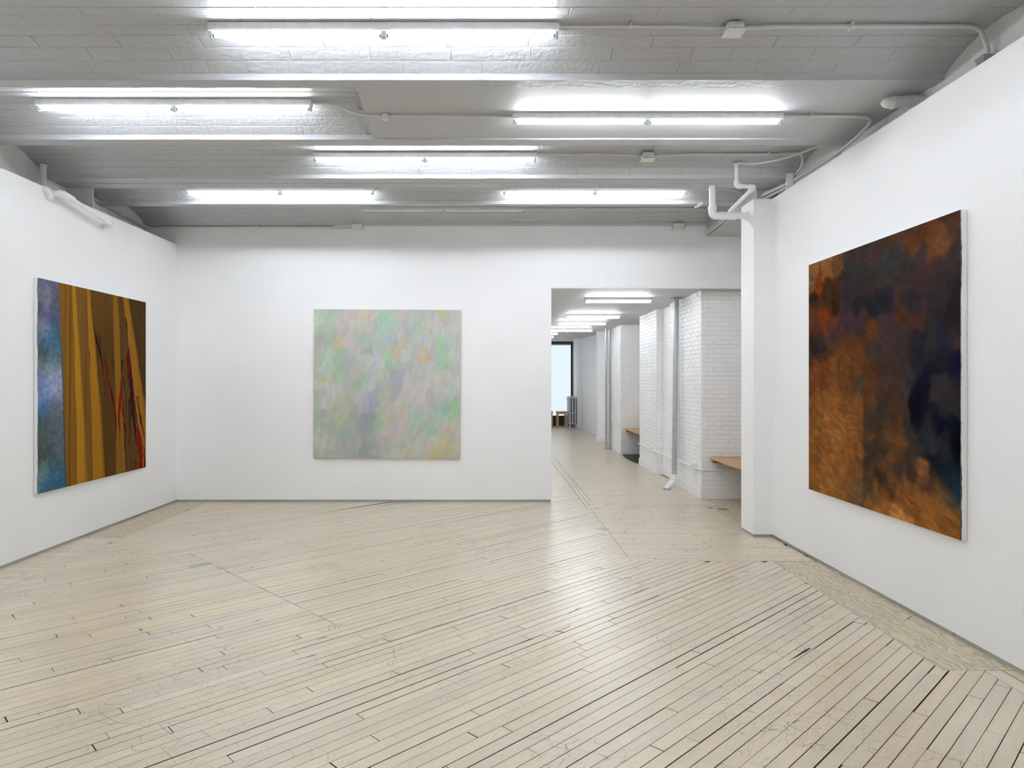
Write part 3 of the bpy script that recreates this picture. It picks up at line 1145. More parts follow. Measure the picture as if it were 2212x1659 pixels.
def cap_box(name, c, w_, d_, h_, label, cat='junction box', mat='fixture', chf=0.012):
    root = thing(name, label, cat, c)
    k = MB()
    k.box((-w_ / 2, -d_ / 2, -h_), (w_ / 2, d_ / 2, 0), chf)
    k.build('box_body', M[mat], root)
    k = MB()
    k.box((-w_ / 2 - 0.004, -d_ / 2 - 0.004, -h_ - 0.004), (w_ / 2 + 0.004, d_ / 2 + 0.004, -h_ + 0.002), min(chf, 0.0028))
    k.build('cover_plate', M['fixture'], root)
    for sx in (-1, 1):
        k = MB()
        k.tube([(sx * w_ * 0.36, -d_ * 0.3, -h_ - 0.003), (sx * w_ * 0.36, -d_ * 0.3, -h_ - 0.0065)], 0.005, 8)
        k.build('screw', M['socket'], root)
        k = MB()
        k.tube([(sx * w_ / 2, 0, -h_ * 0.45), (sx * (w_ / 2 + 0.022), 0, -h_ * 0.45)], 0.015, 10)
        k.build('connector', M['conduit'], root)
    return root


Y1 = 4.62
zj = crown(Y1)
xjb = px_x(1585, Y1)
cap_box('junction_box', (xjb, Y1, zj), 0.125, 0.125, 0.062, 'white octagonal junction box on the nearest ceiling bay', chf=0.03)
conduit([(px_x(1206, Y1) + 0.002, Y1, zj - 0.020), (px_x(1400, Y1), Y1, zj - 0.016), (xjb - 0.085, Y1, zj - 0.028)], 0.0095, 'thin conduit from nearest strip light to the octagonal box', [(px_x(1362, Y1), Y1, zj - 0.013)], bend=0.2)
xr_ = px_x(2115, Y1)
conduit([(xjb + 0.085, Y1, zj - 0.028), (xjb + 0.25, Y1, zj - 0.018), (3.20, Y1, zj - 0.016), (3.315, Y1, zj - 0.03), (3.365, Y1 + 0.0, H + 2.24), (3.365, Y1, H + 2.19)], 0.0155,
        'thick conduit from the octagonal box bending down the old right wall', [(px_x(1837, Y1), Y1, zj - 0.016)], bend=0.16)
cap_box('junction_box', (3.345, Y1, H + 2.20), 0.09, 0.10, 0.13, 'small grey box at the conduit end above right wall', mat='greyplate', chf=0.015)

Y2 = 5.88
z2 = crown(Y2)
zp = H + 2.272
Y2b = 5.80
conduit([(px_x(675, Y2), Y2, z2 - 0.022), (px_x(720, Y2), Y2 + 0.02, z2 - 0.02), (px_x(775, Y2b), Y2b, zp - 0.012), (px_x(828, Y2b), Y2b, zp - 0.014)], 0.009,
        'thin bent conduit from left strip light onto the smooth ceiling board', bend=0.2)
cap_box('junction_box', (px_x(832, Y2b), Y2b, zp), 0.045, 0.05, 0.045, 'tiny white box at the edge of smooth ceiling board', chf=0.006)
conduit([(px_x(846, Y2b), Y2b, zp - 0.017), (px_x(1105, Y2b), Y2b, zp - 0.022)], 0.011, 'straight conduit on smooth board running to the right strip light')
conduit([(px_x(1692, Y2b), Y2b, zp - 0.020), (3.0, Y2b, zp - 0.016), (3.27, Y2b, zp - 0.03), (3.285, 6.15, H + 2.185), (3.285, 6.6, H + 2.16), (3.27, 7.25, H + 2.165), (3.262, 7.62, H + 2.18),
         (3.20, 8.15, H + 2.20), (3.125, 9.0, H + 2.20), (3.115, 9.90, H + 2.16)], 0.0145, 'long conduit from right strip light along the top of right wall', [(px_x(1750, Y2b), Y2b, zp - 0.014)], bend=0.16)
conduit([(3.30, 6.75, H + 2.12), (3.285, 7.25, H + 2.13), (3.27, 7.62, H + 2.145), (3.215, 8.2, H + 2.165), (3.122, 9.0, H + 2.165), (3.119, 9.9, H + 2.125)], 0.013,
        'lower of the twin conduits following the right wall top', bend=0.2)

Y3 = 7.20
z3 = crown(Y3)
xb3 = px_x(1399, Y3)
cap_box('junction_box', (xb3, Y3, z3), 0.135, 0.13, 0.075, 'round white junction box on the third ceiling bay', chf=0.03)
conduit([(px_x(1161, Y3), Y3, z3 - 0.02), (px_x(1300, Y3), Y3, z3 - 0.014), (xb3 - 0.092, Y3, z3 - 0.034)], 0.0095, 'thin conduit from third row strip light to the round box', [(px_x(1257, Y3), Y3, z3 - 0.012)], bend=0.2)
conduit([(xb3 + 0.092, Y3, z3 - 0.034), (px_x(1480, Y3), Y3, z3 - 0.016), (px_x(1680, Y3), Y3, z3 - 0.016), (3.27, Y3 - 0.05, z3 - 0.02), (3.31, Y3 + 0.05, z3 - 0.13), (3.29, 7.5, H + 2.205), (3.28, 7.7, H + 2.205), (3.21, 8.2, H + 2.225)], 0.014,
        'conduit from the round box curving onto the right wall', [(px_x(1659, Y3), Y3, z3 - 0.014)], bend=0.14)
# ribbed flexible cable from the thin drain to the old wall
fp = fillet([P(1596, 352, 7.38), P(1625, 355, 7.30), P(1700, 342, 7.1), P(1768, 316, 6.85), P(1800, 309, 6.72)], 0.3, 10)
root = thing('flexible_cable', 'ribbed white flexible cable sagging from thin drain towards right wall', 'cable', fp[0])
pts, rr = [], []
fp2 = []
for i in range(len(fp) - 1):
    n = max(1, int((fp[i + 1] - fp[i]).length / 0.008))
    fp2 += [fp[i].lerp(fp[i + 1], j / n) for j in range(n)]
mb = MB()
mb.tube(fp2, [0.0105 if i % 2 else 0.0082 for i in range(len(fp2))], 8)
place(mb.build('cable_sheath', M['pipe']), root)

Y4 = 8.46
z4 = crown(Y4)
conduit([(px_x(810, Y4), Y4, z4 - 0.018), (px_x(1085, Y4), Y4, z4 - 0.018)], 0.010, 'straight conduit joining the two far row strip lights', [(px_x(911, Y4), Y4, z4 - 0.012)])
conduit([(px_x(1486, Y4), Y4, z4 - 0.018), (2.95, Y4, z4 - 0.018), (3.12, Y4 + 0.02, z4 - 0.06), (3.20, Y4 + 0.1, H + 2.24)], 0.010, 'conduit running right from the far row strip light', bend=0.12)
Y5 = 9.47
z5 = crown(Y5)
conduit([(px_x(1134, Y5), Y5, z5 - 0.018), (3.0, Y5, z5 - 0.018), (3.13, Y5, z5 - 0.03)], 0.010, 'conduit running right from the unlit strip light channel',
        [(px_x(1244, Y5), Y5, z5 - 0.012), (px_x(1340, Y5), Y5, z5 - 0.014), (px_x(1407, Y5), Y5, z5 - 0.012)])
zb_ = H + (PY - 491) / F * 9.9
conduit([(-4.985, 8.15, zb_ + 0.10), (-4.985, 9.0, zb_ + 0.03), (-4.985, 9.895, zb_), (-4.6, 9.905, zb_), (px_x(716, 9.9), 9.905, zb_), (px_x(726, 9.9), 9.905, zb_ + 0.018), (px_x(762, 9.9), 9.905, zb_ + 0.018)], 0.016,
        'conduit along the top of the back wall turning into the left recess', [(px_x(555, 9.9), 9.905, zb_)], bend=0.10)
conduit([(px_x(716, 9.9), 9.905, zb_ - 0.016), (px_x(762, 9.9), 9.905, zb_ - 0.012)], 0.008, 'short thin conduit into the back wall box')
cap_box('junction_box', (px_x(772, 9.9), 9.885, zb_ + 0.035), 0.15, 0.08, 0.07, 'small white box on conduit at the top of back wall, left', chf=0.006)
cap_box('junction_box', (px_x(1464, 9.9), 9.87, H + 2.277), 0.15, 0.10, 0.085, 'small white box at the top of back wall over the doorway', mat='conduit', chf=0.01)

# bracket under the far beam, plates on the old walls
root = thing('wall_bracket', 'white angled bracket hanging under the far beam by thick drain', 'bracket', P(1512, 441, 8.69))
k = MB()
c = P(1512, 441, 8.69)
k.add([(c.x - 0.05, c.y, c.z - 0.03), (c.x - 0.03, c.y, c.z - 0.05), (c.x + 0.04, c.y, c.z + 0.01), (c.x + 0.04, c.y, c.z + 0.05), (c.x - 0.0, c.y, c.z + 0.02),
       (c.x - 0.05, c.y + 0.015, c.z - 0.03), (c.x - 0.03, c.y + 0.015, c.z - 0.05), (c.x + 0.04, c.y + 0.015, c.z + 0.01), (c.x + 0.04, c.y + 0.015, c.z + 0.05), (c.x - 0.0, c.y + 0.015, c.z + 0.02)],
      [(0, 1, 2, 3, 4), (9, 8, 7, 6, 5)] + [(i, (i + 1) % 5, 5 + (i + 1) % 5, 5 + i) for i in range(5)])
place(k.build('bracket_arm', M['fixture']), root)
k = MB()
k.tube([(c.x - 0.055, c.y - 0.01, c.z - 0.035), (c.x - 0.055, c.y + 0.02, c.z - 0.035)], 0.012, 8)
place(k.build('bolt', M['fixture']), root)
root = thing('wall_plate', 'white upright plate holding conduits at the right wall top', 'plate', (3.24, 7.40, H + 2.05))
k = MB()
k.box((3.19, 7.36, H + 2.04), (3.26, 7.372, H + 2.245), 0.002)
place(k.build('plate_front', M['fixture']), root)
k = MB()
k.box((3.25, 7.372, H + 2.05), (3.262, 7.52, H + 2.235), 0.002)
place(k.build('plate_return', M['fixture']), root)
root = thing('beam_stub', 'dark ended beam stub in the old right wall', 'beam', (3.38, 6.68, H + 2.16))
k = MB()
k.box((3.345, 6.62, H + 2.14), (3.42, 6.74, H + 2.255), 0.006)
place(k.build('stub_body', M['old_wall']), root)
root = thing('wall_plate', 'small white plate with two holes above left drywall', 'plate', (-4.66, 6.72, H + 2.0))
k = MB()
k.box((-4.668, 6.52, H + 1.97), (-4.660, 6.95, H + 2.035), 0.002)
place(k.build('plate_front', M['fixture']), root)
for q in (2.020, 2.006):
    k = MB()
    k.tube([(-4.662, 6.545, H + q), (-4.6585, 6.545, H + q)], 0.004, 8)
    place(k.build('bolt', M['dark']), root)

# ================================================================== FAR ROOM FURNITURE
def wall_bench(label, x0, y0, y1, x1=4.19):
    root = thing('wall_bench', label, 'bench', (x0, y0, 0), 'oak benches between the brick piers')
    zt = 0.632
    n = 4
    for i in range(n):
        a, b = x0 + (x1 - x0) * i / n, x0 + (x1 - x0) * (i + 1) / n
        k = MB()
        k.box((a + 0.0008, y0, zt - 0.038), (b - 0.0008, y1, zt), 0.002)
        place(k.build('bench_board', M['bench']), root)
    for yy in (y0 + 0.06, y1 - 0.06):
        k = MB()
        k.box((x0 + 0.03, yy - 0.02, zt - 0.085), (x1, yy + 0.02, zt - 0.038))
        place(k.build('bench_bracket', M['bench_dark']), root)
    return root


wall_bench('oak bench top against the near brick pier, cut off by right wall', 3.265, 8.12, 10.165)
wall_bench('oak bench top beyond the middle brick pier over black mat', 3.225, 14.36, 16.425)

# surface conduit with outlet boxes low along the piers
zc2 = 0.435
conduit([(XP - 0.03, 14.36, zc2 + 0.01), (XP - 0.03, 12.6, zc2), (XP - 0.03, 10.155, zc2), (4.15, 10.155, zc2)], 0.014, 'white surface conduit low along the brick piers', mat='pipe', bend=0.04, group='low conduits in the far room')
for (x_, y_, lab) in ((XP - 0.045, 13.15, 'white outlet box low on the middle brick pier'), (XP - 0.045, 10.45, 'white outlet box low at the near brick pier corner')):
    root = thing('outlet_box', lab, 'outlet', (x_, y_, zc2))
    k = MB()
    k.box((-0.02, -0.06, -0.075), (0.036, 0.06, 0.075), 0.006)
    k.build('box_body', M['pipe'], root)
    k = MB()
    k.box((-0.026, -0.064, -0.08), (-0.019, 0.064, 0.08), 0.003)
    k.build('cover_plate', M['fixture'], root)
    for zz in (-0.025, 0.025):
        k = MB()
        k.box((-0.0275, -0.016, zz - 0.014), (-0.0255, 0.016, zz + 0.014))
        k.build('socket_face', M['socket'], root)
root = thing('outlet_box', 'small white switch box on the far brick pier', 'outlet', (XP - 0.03, 17.5, 0.78))
k = MB()
k.box((-0.02, -0.05, -0.07), (0.025, 0.05, 0.07), 0.005)
k.build('box_body', M['pipe'], root)
k = MB()
k.box((-0.024, -0.03, -0.05), (-0.018, 0.03, 0.05), 0.002)
k.build('cover_plate', M['fixture'], root)
conduit([(XP - 0.025, 17.5, 0.85), (XP - 0.025, 17.5, ZH - 0.01)], 0.012, 'thin vertical conduit above the far switch box', mat='pipe', group='low conduits in the far room')
conduit([(XP - 0.025, 11.35, zc2 + 0.02), (XP - 0.025, 11.35, ZH - 0.01)], 0.016, 'white vertical conduit on brick behind steel pipe', mat='brick', group='low conduits in the far room')

# cast iron radiator, seen end on
rx0, rx1, ry0 = 2.945, 3.24, 25.75
root = thing('radiator', 'old silver cast iron radiator beside the far window', 'radiator', ((rx0 + rx1) / 2, ry0, 0))
zt, zb0 = 1.18, 0.09
for sct in range(9):
    y_ = ry0 + 0.03 + sct * 0.085
    k = MB()
    w3 = (rx1 - rx0) / 3
    for j in range(3):
        xc = rx0 + w3 * (j + 0.5)
        k.tube([(xc, y_, zb0 + 0.03), (xc, y_, zt - 0.05)], 0.034, 8)
    k.tube(fillet([(rx0 + 0.034, y_, zt - 0.14), (rx0 + 0.034, y_, zt - 0.034), (rx1 - 0.034, y_, zt - 0.034), (rx1 - 0.034, y_, zt - 0.14)], 0.07), 0.034, 8)
    k.tube([(rx0 + 0.034, y_, zb0 + 0.06), (rx1 - 0.034, y_, zb0 + 0.06)], 0.036, 8)
    k.tube([(rx0 + 0.034, y_, 0.56), (rx1 - 0.034, y_, 0.56)], 0.030, 8)
    place(k.build('radiator_section', M['radiator']), root)
    if sct in (0, 8):
        for xx in (rx0 + 0.04, rx1 - 0.04):
            k = MB()
            k.tube([(xx, y_, 0.0), (xx, y_, zb0 + 0.04)], [0.035, 0.022], 8)
            place(k.build('foot', M['radiator']), root)
k = MB()
k.tube([(rx1 - 0.12, ry0 - 0.05, 0.0), (rx1 - 0.12, ry0 - 0.05, 0.12)], 0.03, 8)
k.tube([(rx1 - 0.12, ry0 - 0.06, 0.12), (rx1 - 0.12, ry0 + 0.04, 0.14)], 0.035, 8)
place(k.build('valve', M['bench_dark']), root)


def stool(x, y, label):
    root = thing('stool', label, 'stool', (x, y, 0), 'wooden stools before the far window')
    k = MB()
    k.box((0, 0, 0.555), (0.40, 0.62, 0.60), 0.005)
    k.build('seat', M['stool'], root)
    for lx in (0.02, 0.335):
        for ly in (0.02, 0.555):
            k = MB()
            k.box((lx, ly, 0), (lx + 0.045, ly + 0.045, 0.555), 0.003)
            k.build('leg', M['stool'], root)
    for ly in (0.03, 0.565):
        k = MB()
        k.box((0.06, ly, 0.50), (0.34, ly + 0.025, 0.555))
        k.build('apron', M['stool'], root)
    return root


stool(2.52, 25.95, 'light wooden stool in front of the radiator')
stool(1.99, 26.05, 'light wooden stool half hidden by the door jamb')

SPLIT_R = 0.452

PTS_RIGHT = '''0.029,0.016,120,80,44 0.161,0.020,122,82,46 0.248,0.010,100,68,42 0.029,0.071,110,78,48 0.161,0.069,118,76,40 0.248,0.065,96,64,38 0.087,0.102,110,50,26 0.029,0.144,44,30,22 0.143,0.123,60,40,24 0.231,0.143,62,38,22 0.161,0.169,58,42,28 0.231,0.190,46,28,18 0.029,0.190,58,40,26 0.133,0.206,66,42,24 0.029,0.231,84,46,26 0.143,0.237,110,48,26 0.231,0.250,100,46,26 0.029,0.272,92,52,32 0.161,0.287,110,46,26 0.029,0.300,70,42,28 0.214,0.266,70,46,38 0.290,0.017,60,48,42 0.347,0.027,50,42,40 0.409,0.023,58,46,42 0.482,0.025,60,48,44 0.347,0.068,48,44,42 0.315,0.105,52,42,40 0.424,0.073,50,46,44 0.482,0.122,46,44,42 0.552,0.057,62,46,42 0.552,0.095,52,48,46 0.631,0.086,50,52,50 0.681,0.080,50,52,50 0.656,0.050,58,48,42 0.668,0.031,84,52,32 0.740,0.028,96,56,30 0.769,0.051,104,60,30 0.824,0.018,80,48,30 0.877,0.050,96,56,30 0.903,0.023,84,50,32 0.933,0.081,108,66,38 0.976,0.023,66,44,34 0.990,0.005,58,40,34 0.952,0.008,60,42,34 0.877,0.086,100,58,30 0.769,0.027,70,46,34 0.711,0.015,70,50,38 0.990,0.055,84,54,36 0.740,0.073,66,50,44 0.824,0.100,56,46,46 0.903,0.121,60,46,44 0.976,0.090,60,48,48 0.976,0.140,58,46,46 0.740,0.126,54,48,46 0.824,0.167,60,42,42 0.903,0.186,56,42,42 0.976,0.197,48,40,42 0.740,0.189,58,44,44 0.650,0.155,54,48,44 0.681,0.206,60,42,42 0.797,0.214,56,42,42 0.877,0.222,52,42,42 0.952,0.235,46,40,42 0.990,0.246,36,34,38 0.331,0.161,52,42,44 0.290,0.210,56,44,48 0.394,0.173,46,40,42 0.482,0.192,54,42,42 0.453,0.220,36,36,40 0.552,0.216,36,36,40 0.618,0.216,36,36,42 0.497,0.248,32,34,40 0.424,0.252,36,34,38 0.347,0.224,48,42,44 0.566,0.251,38,36,40 0.650,0.257,56,42,46 0.711,0.238,40,38,42 0.769,0.245,40,38,42 0.693,0.261,76,46,28 0.693,0.290,70,44,30 0.740,0.312,70,44,38 0.705,0.320,66,42,30 0.797,0.310,68,44,38 0.851,0.278,48,42,42 0.928,0.287,46,40,40 0.962,0.300,30,28,32 0.990,0.309,38,34,36 0.877,0.331,44,40,40 0.976,0.355,46,38,38 0.942,0.368,36,36,48 0.290,0.268,58,44,48 0.370,0.288,58,44,46 0.248,0.298,58,44,50 0.179,0.323,60,48,52 0.115,0.355,48,42,44 0.331,0.325,58,44,46 0.029,0.341,48,34,32 0.048,0.387,44,32,30 0.143,0.391,50,36,32 0.453,0.275,56,42,42 0.552,0.292,60,46,48 0.618,0.309,62,46,48 0.424,0.332,56,44,44 0.482,0.317,92,52,28 0.518,0.335,90,52,30 0.475,0.367,80,48,30 0.552,0.341,66,46,42 0.618,0.364,60,46,46 0.711,0.352,60,48,46 0.681,0.404,58,46,44 0.552,0.398,56,48,46 0.497,0.387,52,46,46 0.769,0.387,48,38,38 0.797,0.392,36,34,38 0.877,0.380,44,42,44 0.928,0.400,40,40,52 0.976,0.412,58,48,46 0.851,0.429,36,36,42 0.903,0.431,28,28,39 0.976,0.462,16,14,45 0.952,0.452,27,24,34 0.990,0.481,24,22,31 0.797,0.444,34,34,38 0.867,0.466,24,24,29 0.740,0.459,54,44,42 0.290,0.356,84,52,30 0.248,0.383,80,50,28 0.370,0.389,84,52,28 0.290,0.419,92,56,32 0.409,0.423,86,52,28 0.453,0.456,80,50,30 0.161,0.431,72,46,32 0.029,0.437,70,44,34 0.068,0.469,108,60,36 0.205,0.467,110,66,36 0.331,0.461,102,62,32 0.409,0.479,96,58,30 0.552,0.455,56,42,36 0.511,0.473,64,44,32 0.650,0.475,56,44,40 0.030,0.517,100,60,32 0.166,0.499,96,56,30 0.298,0.509,92,56,30 0.380,0.501,84,52,30 0.434,0.534,64,56,50 0.395,0.534,72,58,44 0.494,0.510,84,50,28 0.523,0.541,80,48,28 0.565,0.549,66,48,40 0.030,0.559,96,56,30 0.211,0.553,104,62,32 0.339,0.555,100,60,32 0.070,0.596,124,76,38 0.211,0.588,122,76,38 0.339,0.593,114,70,36 0.419,0.599,112,70,36 0.464,0.582,72,48,30 0.030,0.625,112,70,38 0.211,0.637,128,80,40 0.380,0.642,118,74,36 0.419,0.661,112,68,34 0.030,0.691,120,76,38 0.166,0.688,134,84,42 0.298,0.689,132,84,42 0.380,0.709,122,76,38 0.434,0.701,108,66,34 0.030,0.752,122,76,36 0.255,0.735,136,88,46 0.166,0.777,124,76,36 0.380,0.758,118,72,34 0.030,0.836,120,74,36 0.211,0.826,128,80,38 0.339,0.821,126,78,38 0.419,0.804,116,70,34 0.030,0.916,122,76,36 0.166,0.903,130,84,42 0.298,0.881,128,82,42 0.403,0.868,112,70,36 0.030,0.977,126,80,38 0.166,0.957,128,84,42 0.255,0.965,126,82,42 0.339,0.931,122,78,40 0.119,0.991,150,98,40 0.255,0.995,146,94,38 0.380,0.958,100,72,46 0.419,0.931,92,72,50 0.449,0.943,70,60,48 0.449,0.821,70,54,40 0.457,0.861,62,52,42 0.453,0.720,80,54,36 0.455,0.639,70,48,32 0.508,0.597,92,58,32 0.551,0.592,60,46,38 0.605,0.586,58,42,34 0.664,0.574,60,44,36 0.565,0.518,66,48,38 0.664,0.518,62,50,46 0.708,0.554,60,48,44 0.632,0.616,72,48,32 0.508,0.621,84,54,32 0.695,0.610,58,46,40 0.494,0.649,56,48,42 0.565,0.649,52,46,42 0.632,0.650,58,44,36 0.494,0.685,58,48,40 0.578,0.676,54,46,40 0.664,0.685,84,54,34 0.494,0.709,60,48,38 0.565,0.711,58,46,36 0.645,0.713,60,44,34 0.726,0.663,48,44,42 0.756,0.704,50,44,38 0.508,0.735,96,60,34 0.565,0.742,84,54,32 0.632,0.729,104,68,38 0.664,0.741,96,62,36 0.726,0.746,92,60,38 0.479,0.766,58,48,38 0.551,0.763,46,40,36 0.508,0.795,50,42,34 0.565,0.800,56,44,34 0.479,0.830,50,44,36 0.551,0.821,62,46,34 0.619,0.764,72,48,34 0.645,0.780,92,60,34 0.683,0.795,84,56,34 0.732,0.771,56,44,38 0.791,0.751,52,44,38 0.744,0.795,52,42,36 0.664,0.815,60,44,36 0.494,0.860,96,60,34 0.565,0.839,100,62,34 0.619,0.844,96,60,36 0.508,0.882,66,48,36 0.565,0.882,50,40,34 0.592,0.862,64,48,38 0.605,0.887,60,46,38 0.494,0.904,80,54,34 0.645,0.866,100,64,36 0.695,0.855,64,48,40 0.695,0.830,58,46,40 0.756,0.840,50,40,36 0.785,0.815,62,46,38 0.824,0.824,130,80,46 0.852,0.830,120,74,42 0.802,0.844,56,44,38 0.868,0.845,52,42,38 0.841,0.859,80,54,36 0.530,0.922,96,66,40 0.599,0.919,110,68,36 0.651,0.914,76,50,32 0.695,0.892,122,76,38 0.756,0.876,130,82,40 0.813,0.874,132,82,40 0.726,0.873,110,70,38 0.494,0.967,84,62,40 0.551,0.965,104,70,38 0.494,0.995,120,80,40 0.599,0.968,110,66,34 0.664,0.945,112,68,34 0.756,0.911,122,74,36 0.841,0.890,132,82,40 0.894,0.881,112,72,38 0.878,0.867,62,48,38 0.910,0.852,64,50,42 0.920,0.877,116,74,38 0.664,0.990,170,112,56 0.726,0.993,176,118,62 0.599,0.991,150,98,46 0.756,0.958,116,70,36 0.841,0.925,130,82,40 0.894,0.922,128,80,40 0.945,0.913,130,82,40 0.979,0.939,124,78,38 0.920,0.964,116,72,36 0.813,0.979,122,76,38 0.868,0.995,140,90,42 0.945,0.991,142,92,44 0.984,0.989,132,82,40 0.989,0.963,116,72,36 0.756,0.518,40,40,42 0.841,0.521,20,19,35 0.894,0.528,46,44,46 0.970,0.518,40,38,42 0.785,0.557,17,16,24 0.756,0.600,14,12,21 0.791,0.588,12,11,27 0.841,0.583,17,16,24 0.773,0.624,16,16,22 0.841,0.621,34,34,40 0.894,0.585,50,48,46 0.920,0.561,48,42,40 0.970,0.593,42,38,40 0.940,0.617,40,40,42 0.785,0.659,32,32,36 0.868,0.637,20,19,34 0.889,0.660,12,11,34 0.930,0.660,16,17,37 0.841,0.666,42,42,44 0.802,0.700,34,34,36 0.970,0.658,14,19,32 0.989,0.679,11,11,24 0.920,0.701,32,32,34 0.868,0.715,40,42,46 0.960,0.714,36,34,32 0.841,0.752,44,42,42 0.910,0.745,36,38,48 0.884,0.775,19,22,32 0.940,0.765,36,38,44 0.984,0.760,11,12,21 0.989,0.731,8,8,12 0.910,0.795,19,28,35 0.945,0.788,17,25,34 0.970,0.801,34,32,32 0.994,0.785,11,17,24 0.925,0.827,25,27,32 0.960,0.822,28,44,56 0.989,0.818,14,44,66 0.884,0.816,44,40,38 0.894,0.831,44,40,38 0.935,0.858,44,46,48 0.970,0.850,22,56,72 0.994,0.843,10,48,68 0.970,0.882,24,54,64 0.989,0.895,50,62,56 0.950,0.872,44,54,52 0.935,0.881,90,72,48 0.984,0.915,116,78,44'''
PTS_LEFT = '''0.035,0.016,92,92,108 0.112,0.018,84,84,108 0.020,0.061,100,98,116 0.081,0.066,122,118,128 0.139,0.059,80,78,100 0.035,0.104,90,90,108 0.070,0.123,122,124,140 0.128,0.110,84,82,98 0.020,0.151,74,72,86 0.081,0.165,84,86,120 0.133,0.160,84,86,102 0.035,0.189,74,78,116 0.091,0.194,62,70,118 0.144,0.199,70,76,104 0.035,0.218,124,120,130 0.070,0.219,104,104,126 0.133,0.227,72,76,90 0.020,0.252,104,116,130 0.086,0.251,66,104,134 0.150,0.246,74,84,84 0.020,0.294,84,106,124 0.081,0.284,60,106,142 0.139,0.281,70,104,110 0.160,0.293,56,82,104 0.020,0.340,62,78,80 0.086,0.323,58,92,120 0.139,0.328,66,104,112 0.020,0.369,58,72,68 0.091,0.356,74,96,116 0.155,0.361,78,100,96 0.035,0.401,80,96,96 0.102,0.386,106,122,132 0.166,0.394,92,112,116 0.020,0.430,100,116,124 0.091,0.429,124,136,150 0.166,0.435,122,124,148 0.020,0.463,124,134,148 0.091,0.462,140,148,164 0.166,0.469,132,134,160 0.025,0.499,92,106,158 0.086,0.506,122,132,168 0.166,0.503,134,138,166 0.020,0.506,96,108,164 0.086,0.513,140,146,178 0.155,0.514,138,136,158 0.020,0.541,134,140,176 0.081,0.546,116,132,166 0.160,0.551,122,122,138 0.020,0.574,94,112,154 0.055,0.578,58,100,148 0.102,0.586,92,110,130 0.166,0.595,106,108,122 0.030,0.610,58,94,132 0.076,0.615,82,98,108 0.160,0.629,98,102,112 0.020,0.642,70,88,100 0.081,0.652,82,92,98 0.160,0.663,84,86,96 0.025,0.675,70,84,84 0.086,0.685,66,78,84 0.155,0.696,82,92,100 0.020,0.713,66,80,80 0.086,0.725,84,92,94 0.155,0.737,78,90,98 0.035,0.754,82,86,86 0.102,0.759,70,78,80 0.160,0.781,86,90,100 0.020,0.785,70,74,74 0.086,0.801,62,66,68 0.166,0.819,76,84,92 0.020,0.824,62,70,68 0.040,0.845,70,96,90 0.112,0.844,64,84,88 0.166,0.866,66,88,100 0.030,0.874,98,122,116 0.091,0.878,62,82,84 0.166,0.900,60,88,104 0.020,0.915,94,118,126 0.086,0.920,66,96,118 0.160,0.934,62,90,110 0.020,0.953,84,112,128 0.076,0.955,58,98,128 0.123,0.962,70,98,112 0.188,0.971,44,82,110 0.015,0.985,74,104,118 0.060,0.989,44,84,110 0.112,0.987,46,74,96 0.199,0.987,50,90,112'''
